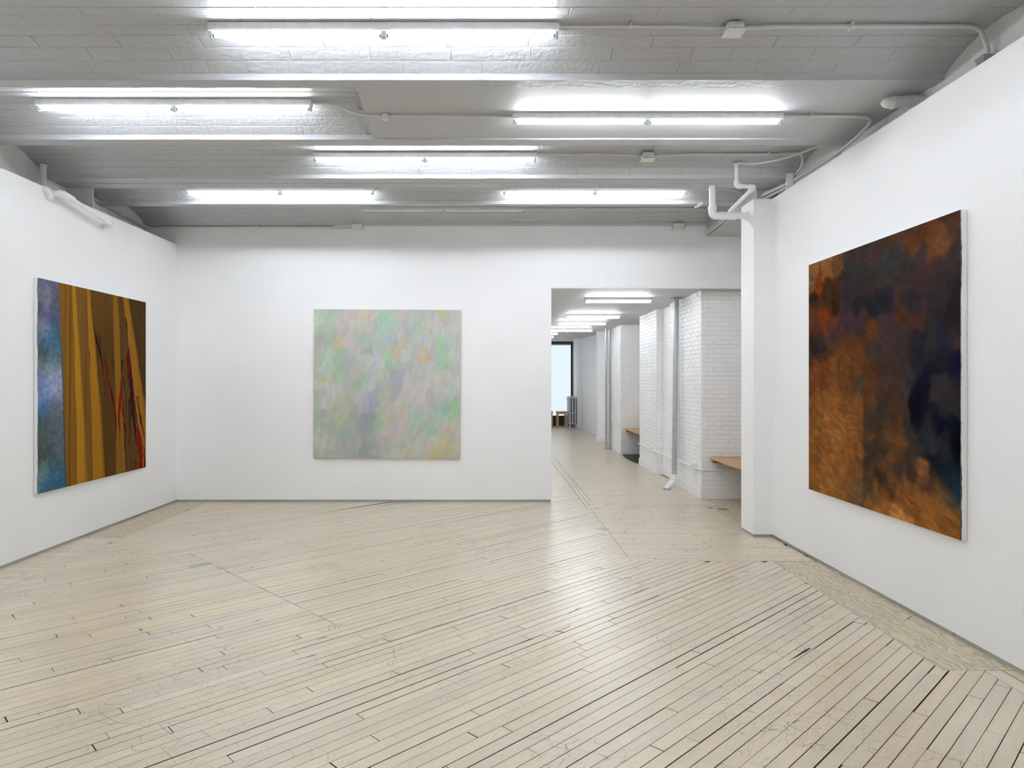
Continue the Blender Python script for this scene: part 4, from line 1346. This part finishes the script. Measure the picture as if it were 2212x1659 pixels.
PTS_BACK = '''0.025,0.027,160,188,158 0.047,0.077,164,194,166 0.098,0.034,162,180,158 0.184,0.034,164,180,160 0.257,0.056,188,182,166 0.343,0.049,186,174,138 0.416,0.034,176,176,168 0.510,0.027,150,190,150 0.597,0.027,184,178,160 0.676,0.041,172,176,168 0.785,0.034,170,184,170 0.886,0.020,184,174,136 0.951,0.034,190,184,170 0.987,0.077,184,182,172 0.025,0.142,154,186,154 0.076,0.149,150,178,140 0.127,0.142,162,174,140 0.177,0.113,178,180,164 0.221,0.149,164,170,156 0.286,0.120,190,184,168 0.372,0.127,176,176,160 0.430,0.120,160,170,166 0.474,0.120,158,192,160 0.531,0.113,150,188,150 0.568,0.113,178,182,166 0.640,0.142,164,172,168 0.712,0.149,166,178,168 0.792,0.127,180,172,140 0.850,0.099,190,188,178 0.929,0.127,186,184,174 0.047,0.220,158,162,158 0.018,0.270,164,172,146 0.098,0.220,156,172,140 0.184,0.220,178,172,132 0.257,0.199,186,180,168 0.315,0.213,172,174,160 0.372,0.213,152,180,146 0.430,0.213,166,184,168 0.488,0.220,166,196,170 0.524,0.199,160,166,164 0.604,0.199,182,174,140 0.676,0.213,184,182,172 0.763,0.227,172,180,168 0.806,0.220,174,182,166 0.871,0.213,156,190,150 0.936,0.213,170,184,166 0.980,0.235,176,180,168 0.025,0.342,170,172,136 0.119,0.313,166,196,170 0.054,0.299,164,180,146 0.199,0.313,140,186,142 0.249,0.299,156,176,150 0.286,0.285,178,174,160 0.372,0.278,154,158,158 0.445,0.270,174,190,176 0.503,0.313,152,192,152 0.568,0.270,180,170,132 0.618,0.292,184,196,180 0.676,0.313,170,176,168 0.748,0.328,178,166,122 0.813,0.299,166,180,166 0.864,0.285,140,192,140 0.922,0.328,146,190,144 0.965,0.313,178,186,172 0.054,0.399,166,194,180 0.119,0.385,166,194,164 0.184,0.385,144,178,138 0.025,0.428,172,172,144 0.242,0.371,166,168,156 0.315,0.356,168,180,160 0.387,0.385,172,188,172 0.459,0.356,174,194,176 0.517,0.378,144,186,142 0.575,0.371,164,172,160 0.647,0.342,160,164,162 0.712,0.378,170,176,168 0.785,0.385,176,178,166 0.893,0.371,152,186,146 0.933,0.378,124,184,124 0.980,0.385,182,178,168 0.061,0.456,174,174,120 0.127,0.456,166,178,138 0.184,0.456,152,178,138 0.264,0.456,168,168,152 0.329,0.456,166,184,164 0.401,0.442,174,184,170 0.459,0.442,172,180,162 0.546,0.464,150,156,164 0.604,0.428,158,162,158 0.676,0.456,176,178,168 0.748,0.471,186,180,172 0.835,0.442,190,184,174 0.907,0.456,178,178,168 0.965,0.456,192,186,176 0.025,0.514,180,186,166 0.112,0.542,184,186,174 0.192,0.521,172,182,162 0.257,0.528,164,168,154 0.315,0.506,142,180,132 0.380,0.521,178,190,176 0.459,0.528,160,164,160 0.517,0.528,156,172,140 0.553,0.521,142,152,164 0.625,0.542,176,176,168 0.698,0.542,186,182,172 0.821,0.528,188,182,172 0.893,0.542,172,180,166 0.951,0.542,180,178,166 0.025,0.585,156,162,150 0.112,0.599,178,184,168 0.184,0.599,164,172,146 0.249,0.585,158,172,132 0.329,0.592,170,174,162 0.394,0.599,150,158,154 0.474,0.599,158,176,140 0.531,0.585,156,156,154 0.618,0.599,178,178,168 0.712,0.614,180,178,168 0.792,0.607,160,164,160 0.850,0.599,168,184,166 0.907,0.599,142,180,146 0.973,0.614,140,184,140 0.025,0.671,152,170,138 0.076,0.692,148,156,160 0.155,0.664,164,170,140 0.228,0.649,160,172,138 0.300,0.671,156,160,152 0.358,0.657,150,156,150 0.416,0.657,132,144,160 0.474,0.678,152,166,148 0.510,0.678,174,174,140 0.575,0.671,178,178,168 0.633,0.671,174,172,142 0.698,0.671,164,180,166 0.785,0.685,170,184,168 0.857,0.664,160,180,154 0.915,0.657,132,166,142 0.973,0.671,134,184,134 0.025,0.764,146,168,130 0.098,0.757,158,168,146 0.163,0.742,160,170,122 0.228,0.735,152,164,136 0.286,0.714,140,150,138 0.358,0.728,126,140,138 0.409,0.742,128,140,134 0.459,0.757,146,170,142 0.510,0.735,178,174,136 0.575,0.742,170,174,160 0.633,0.714,176,170,134 0.698,0.742,154,182,152 0.785,0.750,158,178,150 0.857,0.742,166,178,160 0.922,0.728,150,180,148 0.980,0.735,160,176,140 0.025,0.835,164,176,150 0.119,0.814,158,170,144 0.206,0.814,144,156,140 0.286,0.807,140,152,140 0.343,0.814,126,140,132 0.409,0.814,130,142,132 0.452,0.828,148,176,146 0.503,0.821,182,182,160 0.575,0.814,172,176,158 0.647,0.828,160,172,152 0.727,0.807,166,178,156 0.806,0.814,136,180,142 0.879,0.800,176,178,158 0.936,0.793,178,168,120 0.980,0.843,188,184,160 0.025,0.914,176,182,160 0.098,0.914,166,172,152 0.184,0.900,150,158,146 0.257,0.900,156,160,150 0.315,0.900,150,156,146 0.372,0.907,118,132,136 0.416,0.900,140,152,142 0.474,0.893,164,168,152 0.546,0.900,166,172,154 0.604,0.914,170,174,156 0.662,0.921,154,178,148 0.727,0.893,180,180,166 0.792,0.907,186,184,168 0.857,0.914,180,170,124 0.915,0.921,176,166,116 0.965,0.893,184,180,150 0.025,0.979,152,172,134 0.112,0.971,150,160,142 0.206,0.979,146,156,142 0.286,0.971,144,154,142 0.372,0.979,120,136,136 0.416,0.971,152,158,146 0.495,0.979,158,166,148 0.568,0.971,172,176,148 0.618,0.979,182,176,130 0.712,0.979,172,178,158 0.806,0.971,176,164,112 0.842,0.964,174,158,106 0.929,0.971,172,168,128 0.987,0.986,176,172,132'''
STRIPES = [[(0.1522, 0.0011), (0.1685, 0.1905), (0.174, 0.292), (0.1833, 0.3767), (0.1905, 0.5162), (0.1988, 0.6648), (0.2116, 0.9989)], [(0.2582, 0.0016), (0.2756, 0.2513), (0.2855, 0.5173), (0.299, 0.6702), (0.3031, 0.9987)], [(0.2913, 0.0023), (0.3108, 0.1783), (0.3486, 0.5179), (0.3711, 0.7101), (0.3878, 0.9986)], [(0.3834, 0.003), (0.3989, 0.207), (0.4196, 0.5187), (0.4304, 0.7139), (0.4418, 0.9973)], [(0.4165, 0.0023), (0.4431, 0.1669), (0.5048, 0.5196), (0.5281, 0.7202), (0.5564, 0.9965)], [(0.6347, 0.0044), (0.6418, 0.1885), (0.6597, 0.5213), (0.6633, 0.729), (0.6668, 1.0)], [(0.6827, 0.0047), (0.7032, 0.1839), (0.7164, 0.4197), (0.7402, 0.6942), (0.7665, 1.0014)], [(0.7402, 0.0032), (0.7894, 0.2175), (0.8555, 0.5234), (0.8875, 0.7022), (0.9117, 1.0019)], [(0.7993, 0.0033), (0.8794, 0.2527), (0.9653, 0.5246), (0.999, 0.6448), (1.0118, 0.7515)]]
STROKES = [((38, 22, 22), '0.4527,0.1992,0.0026 0.4656,0.2315,0.0065 0.4818,0.2749,0.0130 0.5081,0.3295,0.0132 0.5247,0.3701,0.0080'),
((34, 32, 36), '0.5048,0.2288,0.0033 0.5114,0.2732,0.0060 0.5161,0.3291,0.0073 0.5214,0.3589,0.0033'),
((96, 20, 20), '0.4851,0.2190,0.0026 0.4917,0.2743,0.0046'),
((84, 22, 20), '0.5181,0.3478,0.0067 0.5314,0.3924,0.0094 0.5449,0.4525,0.0047 0.5550,0.5202,0.0034 0.5550,0.5631,0.0014'),
((100, 18, 20), '0.5415,0.3206,0.0034 0.5618,0.3841,0.0089 0.5755,0.4294,0.0089 0.5741,0.4979,0.0027 0.5824,0.5713,0.0028 0.5879,0.6210,0.0010'),
((92, 16, 22), '0.5927,0.4751,0.0028 0.6066,0.5134,0.0091 0.6101,0.5182,0.0126 0.6277,0.5608,0.0120 0.6440,0.6115,0.0107 0.6539,0.6585,0.0079 0.6633,0.6978,0.0072 0.6668,0.7370,0.0050 0.6683,0.7683,0.0029'),
((70, 40, 90), '0.6726,0.7296,0.0022 0.6690,0.7683,0.0036 0.6654,0.8031,0.0018'),
((52, 26, 22), '0.7290,0.3522,0.0059 0.7327,0.3758,0.0097 0.7253,0.4037,0.0052 0.7194,0.4354,0.0030'),
((132, 22, 18), '0.7208,0.4315,0.0037 0.7216,0.4828,0.0074 0.7179,0.5219,0.0089 0.7216,0.5193,0.0133 0.7120,0.5665,0.0162 0.7032,0.6253,0.0161 0.6958,0.6604,0.0146 0.6958,0.6997,0.0095 0.7032,0.7394,0.0081 0.7017,0.7786,0.0037 0.7046,0.8339,0.0015'),
((120, 20, 20), '0.7327,0.5947,0.0060 0.7342,0.6543,0.0074 0.7402,0.6823,0.0052'),
((40, 40, 80), '0.7492,0.6271,0.0030 0.7537,0.6830,0.0053 0.7589,0.7192,0.0030'),
((60, 26, 24), '0.7688,0.1149,0.0053 0.7779,0.1622,0.0091 0.7855,0.2098,0.0046 0.7794,0.2382,0.0023'),
((92, 24, 22), '0.8009,0.2893,0.0069 0.7993,0.3297,0.0216 0.8047,0.3779,0.0255 0.8125,0.4263,0.0271 0.8202,0.4829,0.0296 0.8280,0.5231,0.0273 0.8319,0.5286,0.0250 0.8516,0.5778,0.0158 0.8698,0.6193,0.0104 0.8834,0.6691,0.0072 0.8955,0.7275,0.0073'),
((44, 30, 26), '0.8202,0.4181,0.0086 0.8280,0.4829,0.0117 0.8319,0.5367,0.0180 0.8359,0.5978,0.0235 0.8476,0.6593,0.0197 0.8675,0.7258,0.0135 0.8794,0.7840,0.0104 0.8875,0.8505,0.0056'),
((48, 32, 24), '0.8047,0.5767,0.0077 0.8086,0.6414,0.0093 0.8125,0.6982,0.0077 0.8101,0.7789,0.0054 0.8071,0.8594,0.0054'),
((44, 30, 22), '0.7477,0.4510,0.0038 0.7552,0.5223,0.0053 0.7741,0.5599,0.0046 0.7703,0.6158,0.0030 0.7741,0.6640,0.0019'),
((128, 24, 20), '0.8996,0.7277,0.0057 0.9077,0.7696,0.0179 0.9240,0.8206,0.0311 0.9322,0.8713,0.0329 0.9363,0.9300,0.0288 0.9379,1.0011,0.0272'),
((56, 18, 16), '0.9779,0.8756,0.0059 0.9821,0.9392,0.0084 0.9863,1.0030,0.0127'),
((40, 34, 26), '0.8859,0.5704,0.0064 0.9036,0.6039,0.0065 0.9199,0.6542,0.0074 0.9363,0.6966,0.0124 0.9462,0.7305,0.0124 0.9695,0.7823,0.0059 0.9880,0.8343,0.0034'),
((40, 34, 26), '0.8939,0.5685,0.0032 0.9117,0.5813,0.0106 0.9052,0.5874,0.0024'),
((42, 34, 24), '0.9117,0.3752,0.0024 0.9445,0.4579,0.0033 0.9653,0.5246,0.0042 0.9653,0.5386,0.0058 0.9779,0.5766,0.0034'),
((44, 36, 26), '0.6241,0.3170,0.0021 0.6277,0.3747,0.0035 0.6383,0.4402,0.0028'),
((44, 36, 26), '0.6440,0.3627,0.0021 0.6454,0.3975,0.0043 0.6468,0.4207,0.0018'),
((50, 34, 24), '0.4083,0.3153,0.0025 0.4102,0.3516,0.0031 0.4165,0.4243,0.0019'),
((46, 32, 24), '0.4228,0.0518,0.0019 0.4380,0.1453,0.0025 0.4527,0.2029,0.0032'),
((40, 30, 24), '0.4786,0.3307,0.0020 0.4917,0.4603,0.0026 0.5048,0.5172,0.0033 0.5114,0.5845,0.0017'),
((40, 30, 30), '0.7477,0.7026,0.0053 0.7627,0.7753,0.0053 0.7552,0.8385,0.0060 0.7627,0.8792,0.0038'),
((84, 24, 22), '0.7589,0.7192,0.0038 0.7703,0.7599,0.0038 0.7492,0.8141,0.0038 0.7627,0.8632,0.0023'),
((36, 30, 22), '0.8778,0.9401,0.0048 0.8778,0.9935,0.0056')]

# ================================================================== PAINTINGS
rng = np.random.default_rng(3)


def vnoise(u, v, fu, fv, seed):
    """smooth value noise on the canvas"""
    r = np.random.default_rng(seed)
    g = r.random((int(fv) + 3, int(fu) + 3))
    x, y = u * fu, v * fv
    i, j = np.floor(x).astype(int), np.floor(y).astype(int)
    a, b = x - i, y - j
    i, j = i % (int(fu) + 1), j % (int(fv) + 1)
    a, b = a * a * (3 - 2 * a), b * b * (3 - 2 * b)
    return (g[j, i] * (1 - a) + g[j, i + 1] * a) * (1 - b) + (g[j + 1, i] * (1 - a) + g[j + 1, i + 1] * a) * b - 0.5


def parse(s):
    return np.array([[float(x) for x in q.split(',')] for q in s.split()])


def srgb_lin(c):
    c = np.clip(c, 0, 255) / 255.0
    return np.where(c <= 0.04045, c / 12.92, ((c + 0.055) / 1.055) ** 2.4)


def blend(u, v, pts, sig, warp, seed, split=None):
    """colours spread smoothly from a scatter of brush loads"""
    u2 = u + warp * (vnoise(u, v, 9, 9, seed) + 0.6 * vnoise(u, v, 24, 24, seed + 1) + 0.3 * vnoise(u, v, 60, 60, seed + 5))
    v2 = v + warp * (vnoise(u, v, 9, 9, seed + 2) + 0.6 * vnoise(u, v, 24, 24, seed + 3) + 0.3 * vnoise(u, v, 60, 60, seed + 6))
    num = np.zeros(u.shape + (3,))
    den = np.full(u.shape, 1e-12)
    for a, b, r, g, bb in pts:
        d2 = (u2 - a) ** 2 + (v2 - b) ** 2
        wgt = np.exp(-d2 / (2 * sig * sig)) + 1e-6 / (d2 + 0.002)
        if split is not None:
            # a hard vertical edge in the lower half keeps the two sides apart
            side = (u + 0.006 * vnoise(u, v, 40, 40, seed + 8) < split) != (a < split)
            zone = np.clip((v - 0.52) * 12, 0, 1) * np.clip((0.93 - v) * 12, 0, 1)
            wgt = wgt * np.where(side, 1 - 0.97 * zone, 1.0)
        num += wgt[..., None] * np.array((r, g, bb))
        den += wgt
    return num / den[..., None]


def grid_uv(n):
    t = np.linspace(0, 1, n)
    return np.meshgrid(t, t)


def paint_right(n):
    u, v = grid_uv(n)
    c = blend(u, v, parse(PTS_RIGHT), 0.0175, 0.055, 11, SPLIT_R)
    # short curved finger strokes, all falling gently to the right
    bend = 0.05 * vnoise(u, v, 12, 12, 31)
    st = vnoise(u + 0.4 * v, v - 0.32 * u + bend, 16, 110, 33) + 0.8 * vnoise(u + 0.4 * v, v - 0.40 * u + bend, 34, 150, 34)
    bright = np.clip((c.mean(-1) - 40) / 60, 0, 1)
    c = c * (1 + st[..., None] * (0.07 + 0.17 * bright[..., None]))
    c = c * (1 + 0.14 * vnoise(u, v, 30, 30, 36)[..., None] + 0.10 * vnoise(u, v, 70, 70, 37)[..., None])
    return c


def paint_left(n):
    u, v = grid_uv(n)
    X = [np.interp(v, [p[1] for p in s], [p[0] for p in s]) for s in STRIPES]
    cols = [(112, 76, 28), (139, 99, 30), (100, 70, 31), (131, 91, 29), (76, 53, 25), (117, 80, 29), (80, 55, 28), (124, 84, 29), (67, 48, 27)]
    c = blend(u, v, parse(PTS_LEFT), 0.030, 0.05, 51)
    c = c * (1 + 0.16 * vnoise(u, v, 60, 70, 52)[..., None] + 0.16 * vnoise(u, v, 120, 110, 53)[..., None])
    streak = np.interp(u.ravel(), np.linspace(0, 1, 240), np.random.default_rng(9).random(240)).reshape(u.shape) - 0.5
    fine = np.interp((u + 0.02 * v).ravel(), np.linspace(0, 1.1, 90), np.random.default_rng(19).random(90)).reshape(u.shape) - 0.5
    for k, col in enumerate(cols):
        e = np.clip((u - X[k]) * 320 + 0.5, 0, 1)[..., None]
        amp = 0.20 if k in (0, 2) else 0.07
        body = np.array(col) * (1 + amp * (streak + fine)[..., None])
        if k == 4:
            body = body * (1 + 0.35 * np.clip((0.25 - v) * 2, 0, 1)[..., None] * np.array((1.0, 0.8, 0.5)))
        # the stripe darkens to its trailing edge
        if k in (1, 3, 7):
            w_ = np.clip((u - X[k]) / np.maximum(X[k + 1] - X[k], 1e-3), 0, 1)[..., None]
            body = body * (1.04 - 0.16 * np.clip((w_ - 0.72) * 4, 0, 1))
        c = c * (1 - e) + body * e
    # thin dark blue line beside the cloud panel
    e = np.exp(-((u - X[0] + 0.004) / 0.004) ** 2)[..., None] * np.clip((v - 0.25) * 6, 0, 0.8)[..., None]
    c = c * (1 - e) + np.array((26, 52, 78)) * e
    for col, s in STROKES:
        q = np.array([[float(x) for x in t.split(',')] for t in s.split()])
        xc = np.interp(v, q[:, 1], q[:, 0])
        wd = np.interp(v, q[:, 1], q[:, 2], left=0, right=0)
        rag = 0.6 * vnoise(u, v, 160, 40, 77) + 0.5 * vnoise(u, v, 200, 9, 78)
        dd = np.abs(u - xc) / np.maximum(wd, 1e-5) + rag
        inside = (v > q[:, 1].min()) & (v < q[:, 1].max())
        e = (np.clip((1.0 - dd) * 3, 0, 1) * inside)[..., None] * 0.92
        c = c * (1 - e) + np.array(col) * 0.82 * (1 + 0.25 * vnoise(u, v, 120, 20, 79)[..., None]) * e
    return c


def paint_back(n):
    u, v = grid_uv(n)
    c = blend(u, v, parse(PTS_BACK), 0.019, 0.06, 91)
    m_ = c.mean((0, 1))
    c = np.array((168, 172, 162)) + (c - m_) * 0.60
    t = vnoise(u + 0.25 * v, v, 60, 22, 92) + 0.8 * vnoise(u + 0.2 * v, v, 120, 50, 93) + 0.8 * vnoise(u + 0.3 * v, v, 26, 12, 94)
    hue = vnoise(u + 0.25 * v, v, 34, 16, 95) + 0.7 * vnoise(u + 0.2 * v, v, 80, 36, 96)
    yel = vnoise(u + 0.25 * v, v, 30, 14, 97) + 0.7 * vnoise(u + 0.2 * v, v, 70, 30, 98)
    c = c * (1 + 0.055 * t[..., None])
    c = c + hue[..., None] * np.array((-9, 7, -6)) + yel[..., None] * np.array((6, 2, -12))
    return c


M['edge_dark'] = plain_mat('dark paint edge', (0.02, 0.014, 0.01), 0.5)
M['edge_blue'] = plain_mat('blue grey paint edge', (0.10, 0.13, 0.16), 0.5)


def art_mat(name, rough, bs):
    m, nt, b = new_mat(name)
    at = N(nt, 'ShaderNodeAttribute', attribute_name='paint')
    v = coords(nt, (1, 1, 1))
    n1 = noise(nt, v, 160, 3, 0.7)
    c = mix_c(nt, ramp(nt, n1, 0.3, 0.7, 0, 0.10), at.outputs['Color'], (0.02, 0.02, 0.02))
    nt.links.new(c, b.inputs['Base Color'])
    b.inputs['Roughness'].default_value = rough
    b.inputs['Specular IOR Level'].default_value = 0.0
    bump(nt, b, noise(nt, v, 120, 3, 0.6), bs, 0.001)
    return m


def painting(label, origin, ux, width, height, depth, nrm, cfun, gain, n, rough, edge='canvas', roll=0.0, rag_edge=None):
    """origin: upper left corner of the painted face; ux: direction of its width; nrm: towards the room"""
    root = thing('painting', label, 'painting', origin)
    ux, nrm = Vector(ux), Vector(nrm)
    O = Vector((0, 0, 0))
    dz = Vector((0, 0, -1))
    # stretched canvas body
    mb = MB()
    c8 = [O + ux * a + dz * b + nrm * k for k in (-depth, -0.0012) for a, b in ((0, 0), (width, 0), (width, height), (0, height))]
    mb.add(c8, [(0, 1, 2, 3), (7, 6, 5, 4), (0, 4, 5, 1), (1, 5, 6, 2), (2, 6, 7, 3), (3, 7, 4, 0)])
    mb.build('canvas', M[edge], root)
    # paint film, its edges a little ragged
    col = srgb_lin(cfun(n)) * gain
    t = np.linspace(0, 1, n)
    U, Vv = np.meshgrid(t, t)
    rag = np.random.default_rng(5).random(n) * 0.0022 / width
    U = U.copy()
    U[:, 0] += rag
    U[:, -1] -= rag[::-1]
    pos = np.array(O)[None, None, :] + U[..., None] * width * np.array(ux) + Vv[..., None] * height * np.array(dz)
    verts = pos.reshape(-1, 3)
    idx = np.arange(n * n).reshape(n, n)
    faces = np.stack([idx[:-1, :-1], idx[1:, :-1], idx[1:, 1:], idx[:-1, 1:]], -1).reshape(-1, 4)
    me = bpy.data.meshes.new('paint_film')
    me.from_pydata(verts.tolist(), [], faces.tolist())
    at = me.attributes.new('paint', 'FLOAT_COLOR', 'POINT')
    cc = np.concatenate([np.clip(col, 0.002, 0.95).reshape(-1, 3), np.ones((n * n, 1))], 1).astype(np.float32)
    at.data.foreach_set('color', cc.ravel())
    me.materials.append(art_mat('oil paint', rough, 0.2))
    o = bpy.data.objects.new('paint_film', me)
    COL.objects.link(o)
    o.parent = root
    if rag_edge:
        # paint dragged over the corner onto the white side, in an uneven line
        at_u, mcol = rag_edge
        k = 150
        side = ux * (1 if at_u else -1) * 0.0008
        V = []
        wv_ = 0.003
        for i in range(k + 1):
            wv_ = min(0.009, max(0.001, wv_ + random.uniform(-0.002, 0.002)))
            p_ = O + ux * (width * at_u) + dz * (height * i / k) + side
            V += [p_ - nrm * 0.0, p_ - nrm * wv_]
        mb = MB()
        mb.add(V, [(2 * i, 2 * i + 1, 2 * i + 3, 2 * i + 2) for i in range(k)])
        mb.build('paint_edge', M[mcol], root)
    if roll:
        root.rotation_euler = (0, roll, 0)
    return root


painting('large painting with blue cloudy strip and brown gold vertical stripes, red drips', (-4.525, 6.825, H + 1.038), (0, 1, 0), 2.135, 2.163, 0.040, (1, 0, 0), paint_left, GAIN_L, 300, 0.5, rag_edge=(0, 'edge_blue'))
painting('large square pale green and grey misty abstract painting on back wall', (px_x(678.5, 9.885), 9.885, H + 1.046), (1, 0, 0), 2.122, 2.155, 0.040, (0, -1, 0), paint_back, GAIN_B, 260, 0.6, 'canvas_tan', math.radians(0.3))
painting('large dark brown and blue black smoky abstract painting on right wall', (3.125, 6.71, H + 1.143), (0, -1, 0), 2.169, 2.20, 0.042, (-1, 0, 0), paint_right, GAIN_R, 300, 0.5, rag_edge=(1, 'edge_dark'))
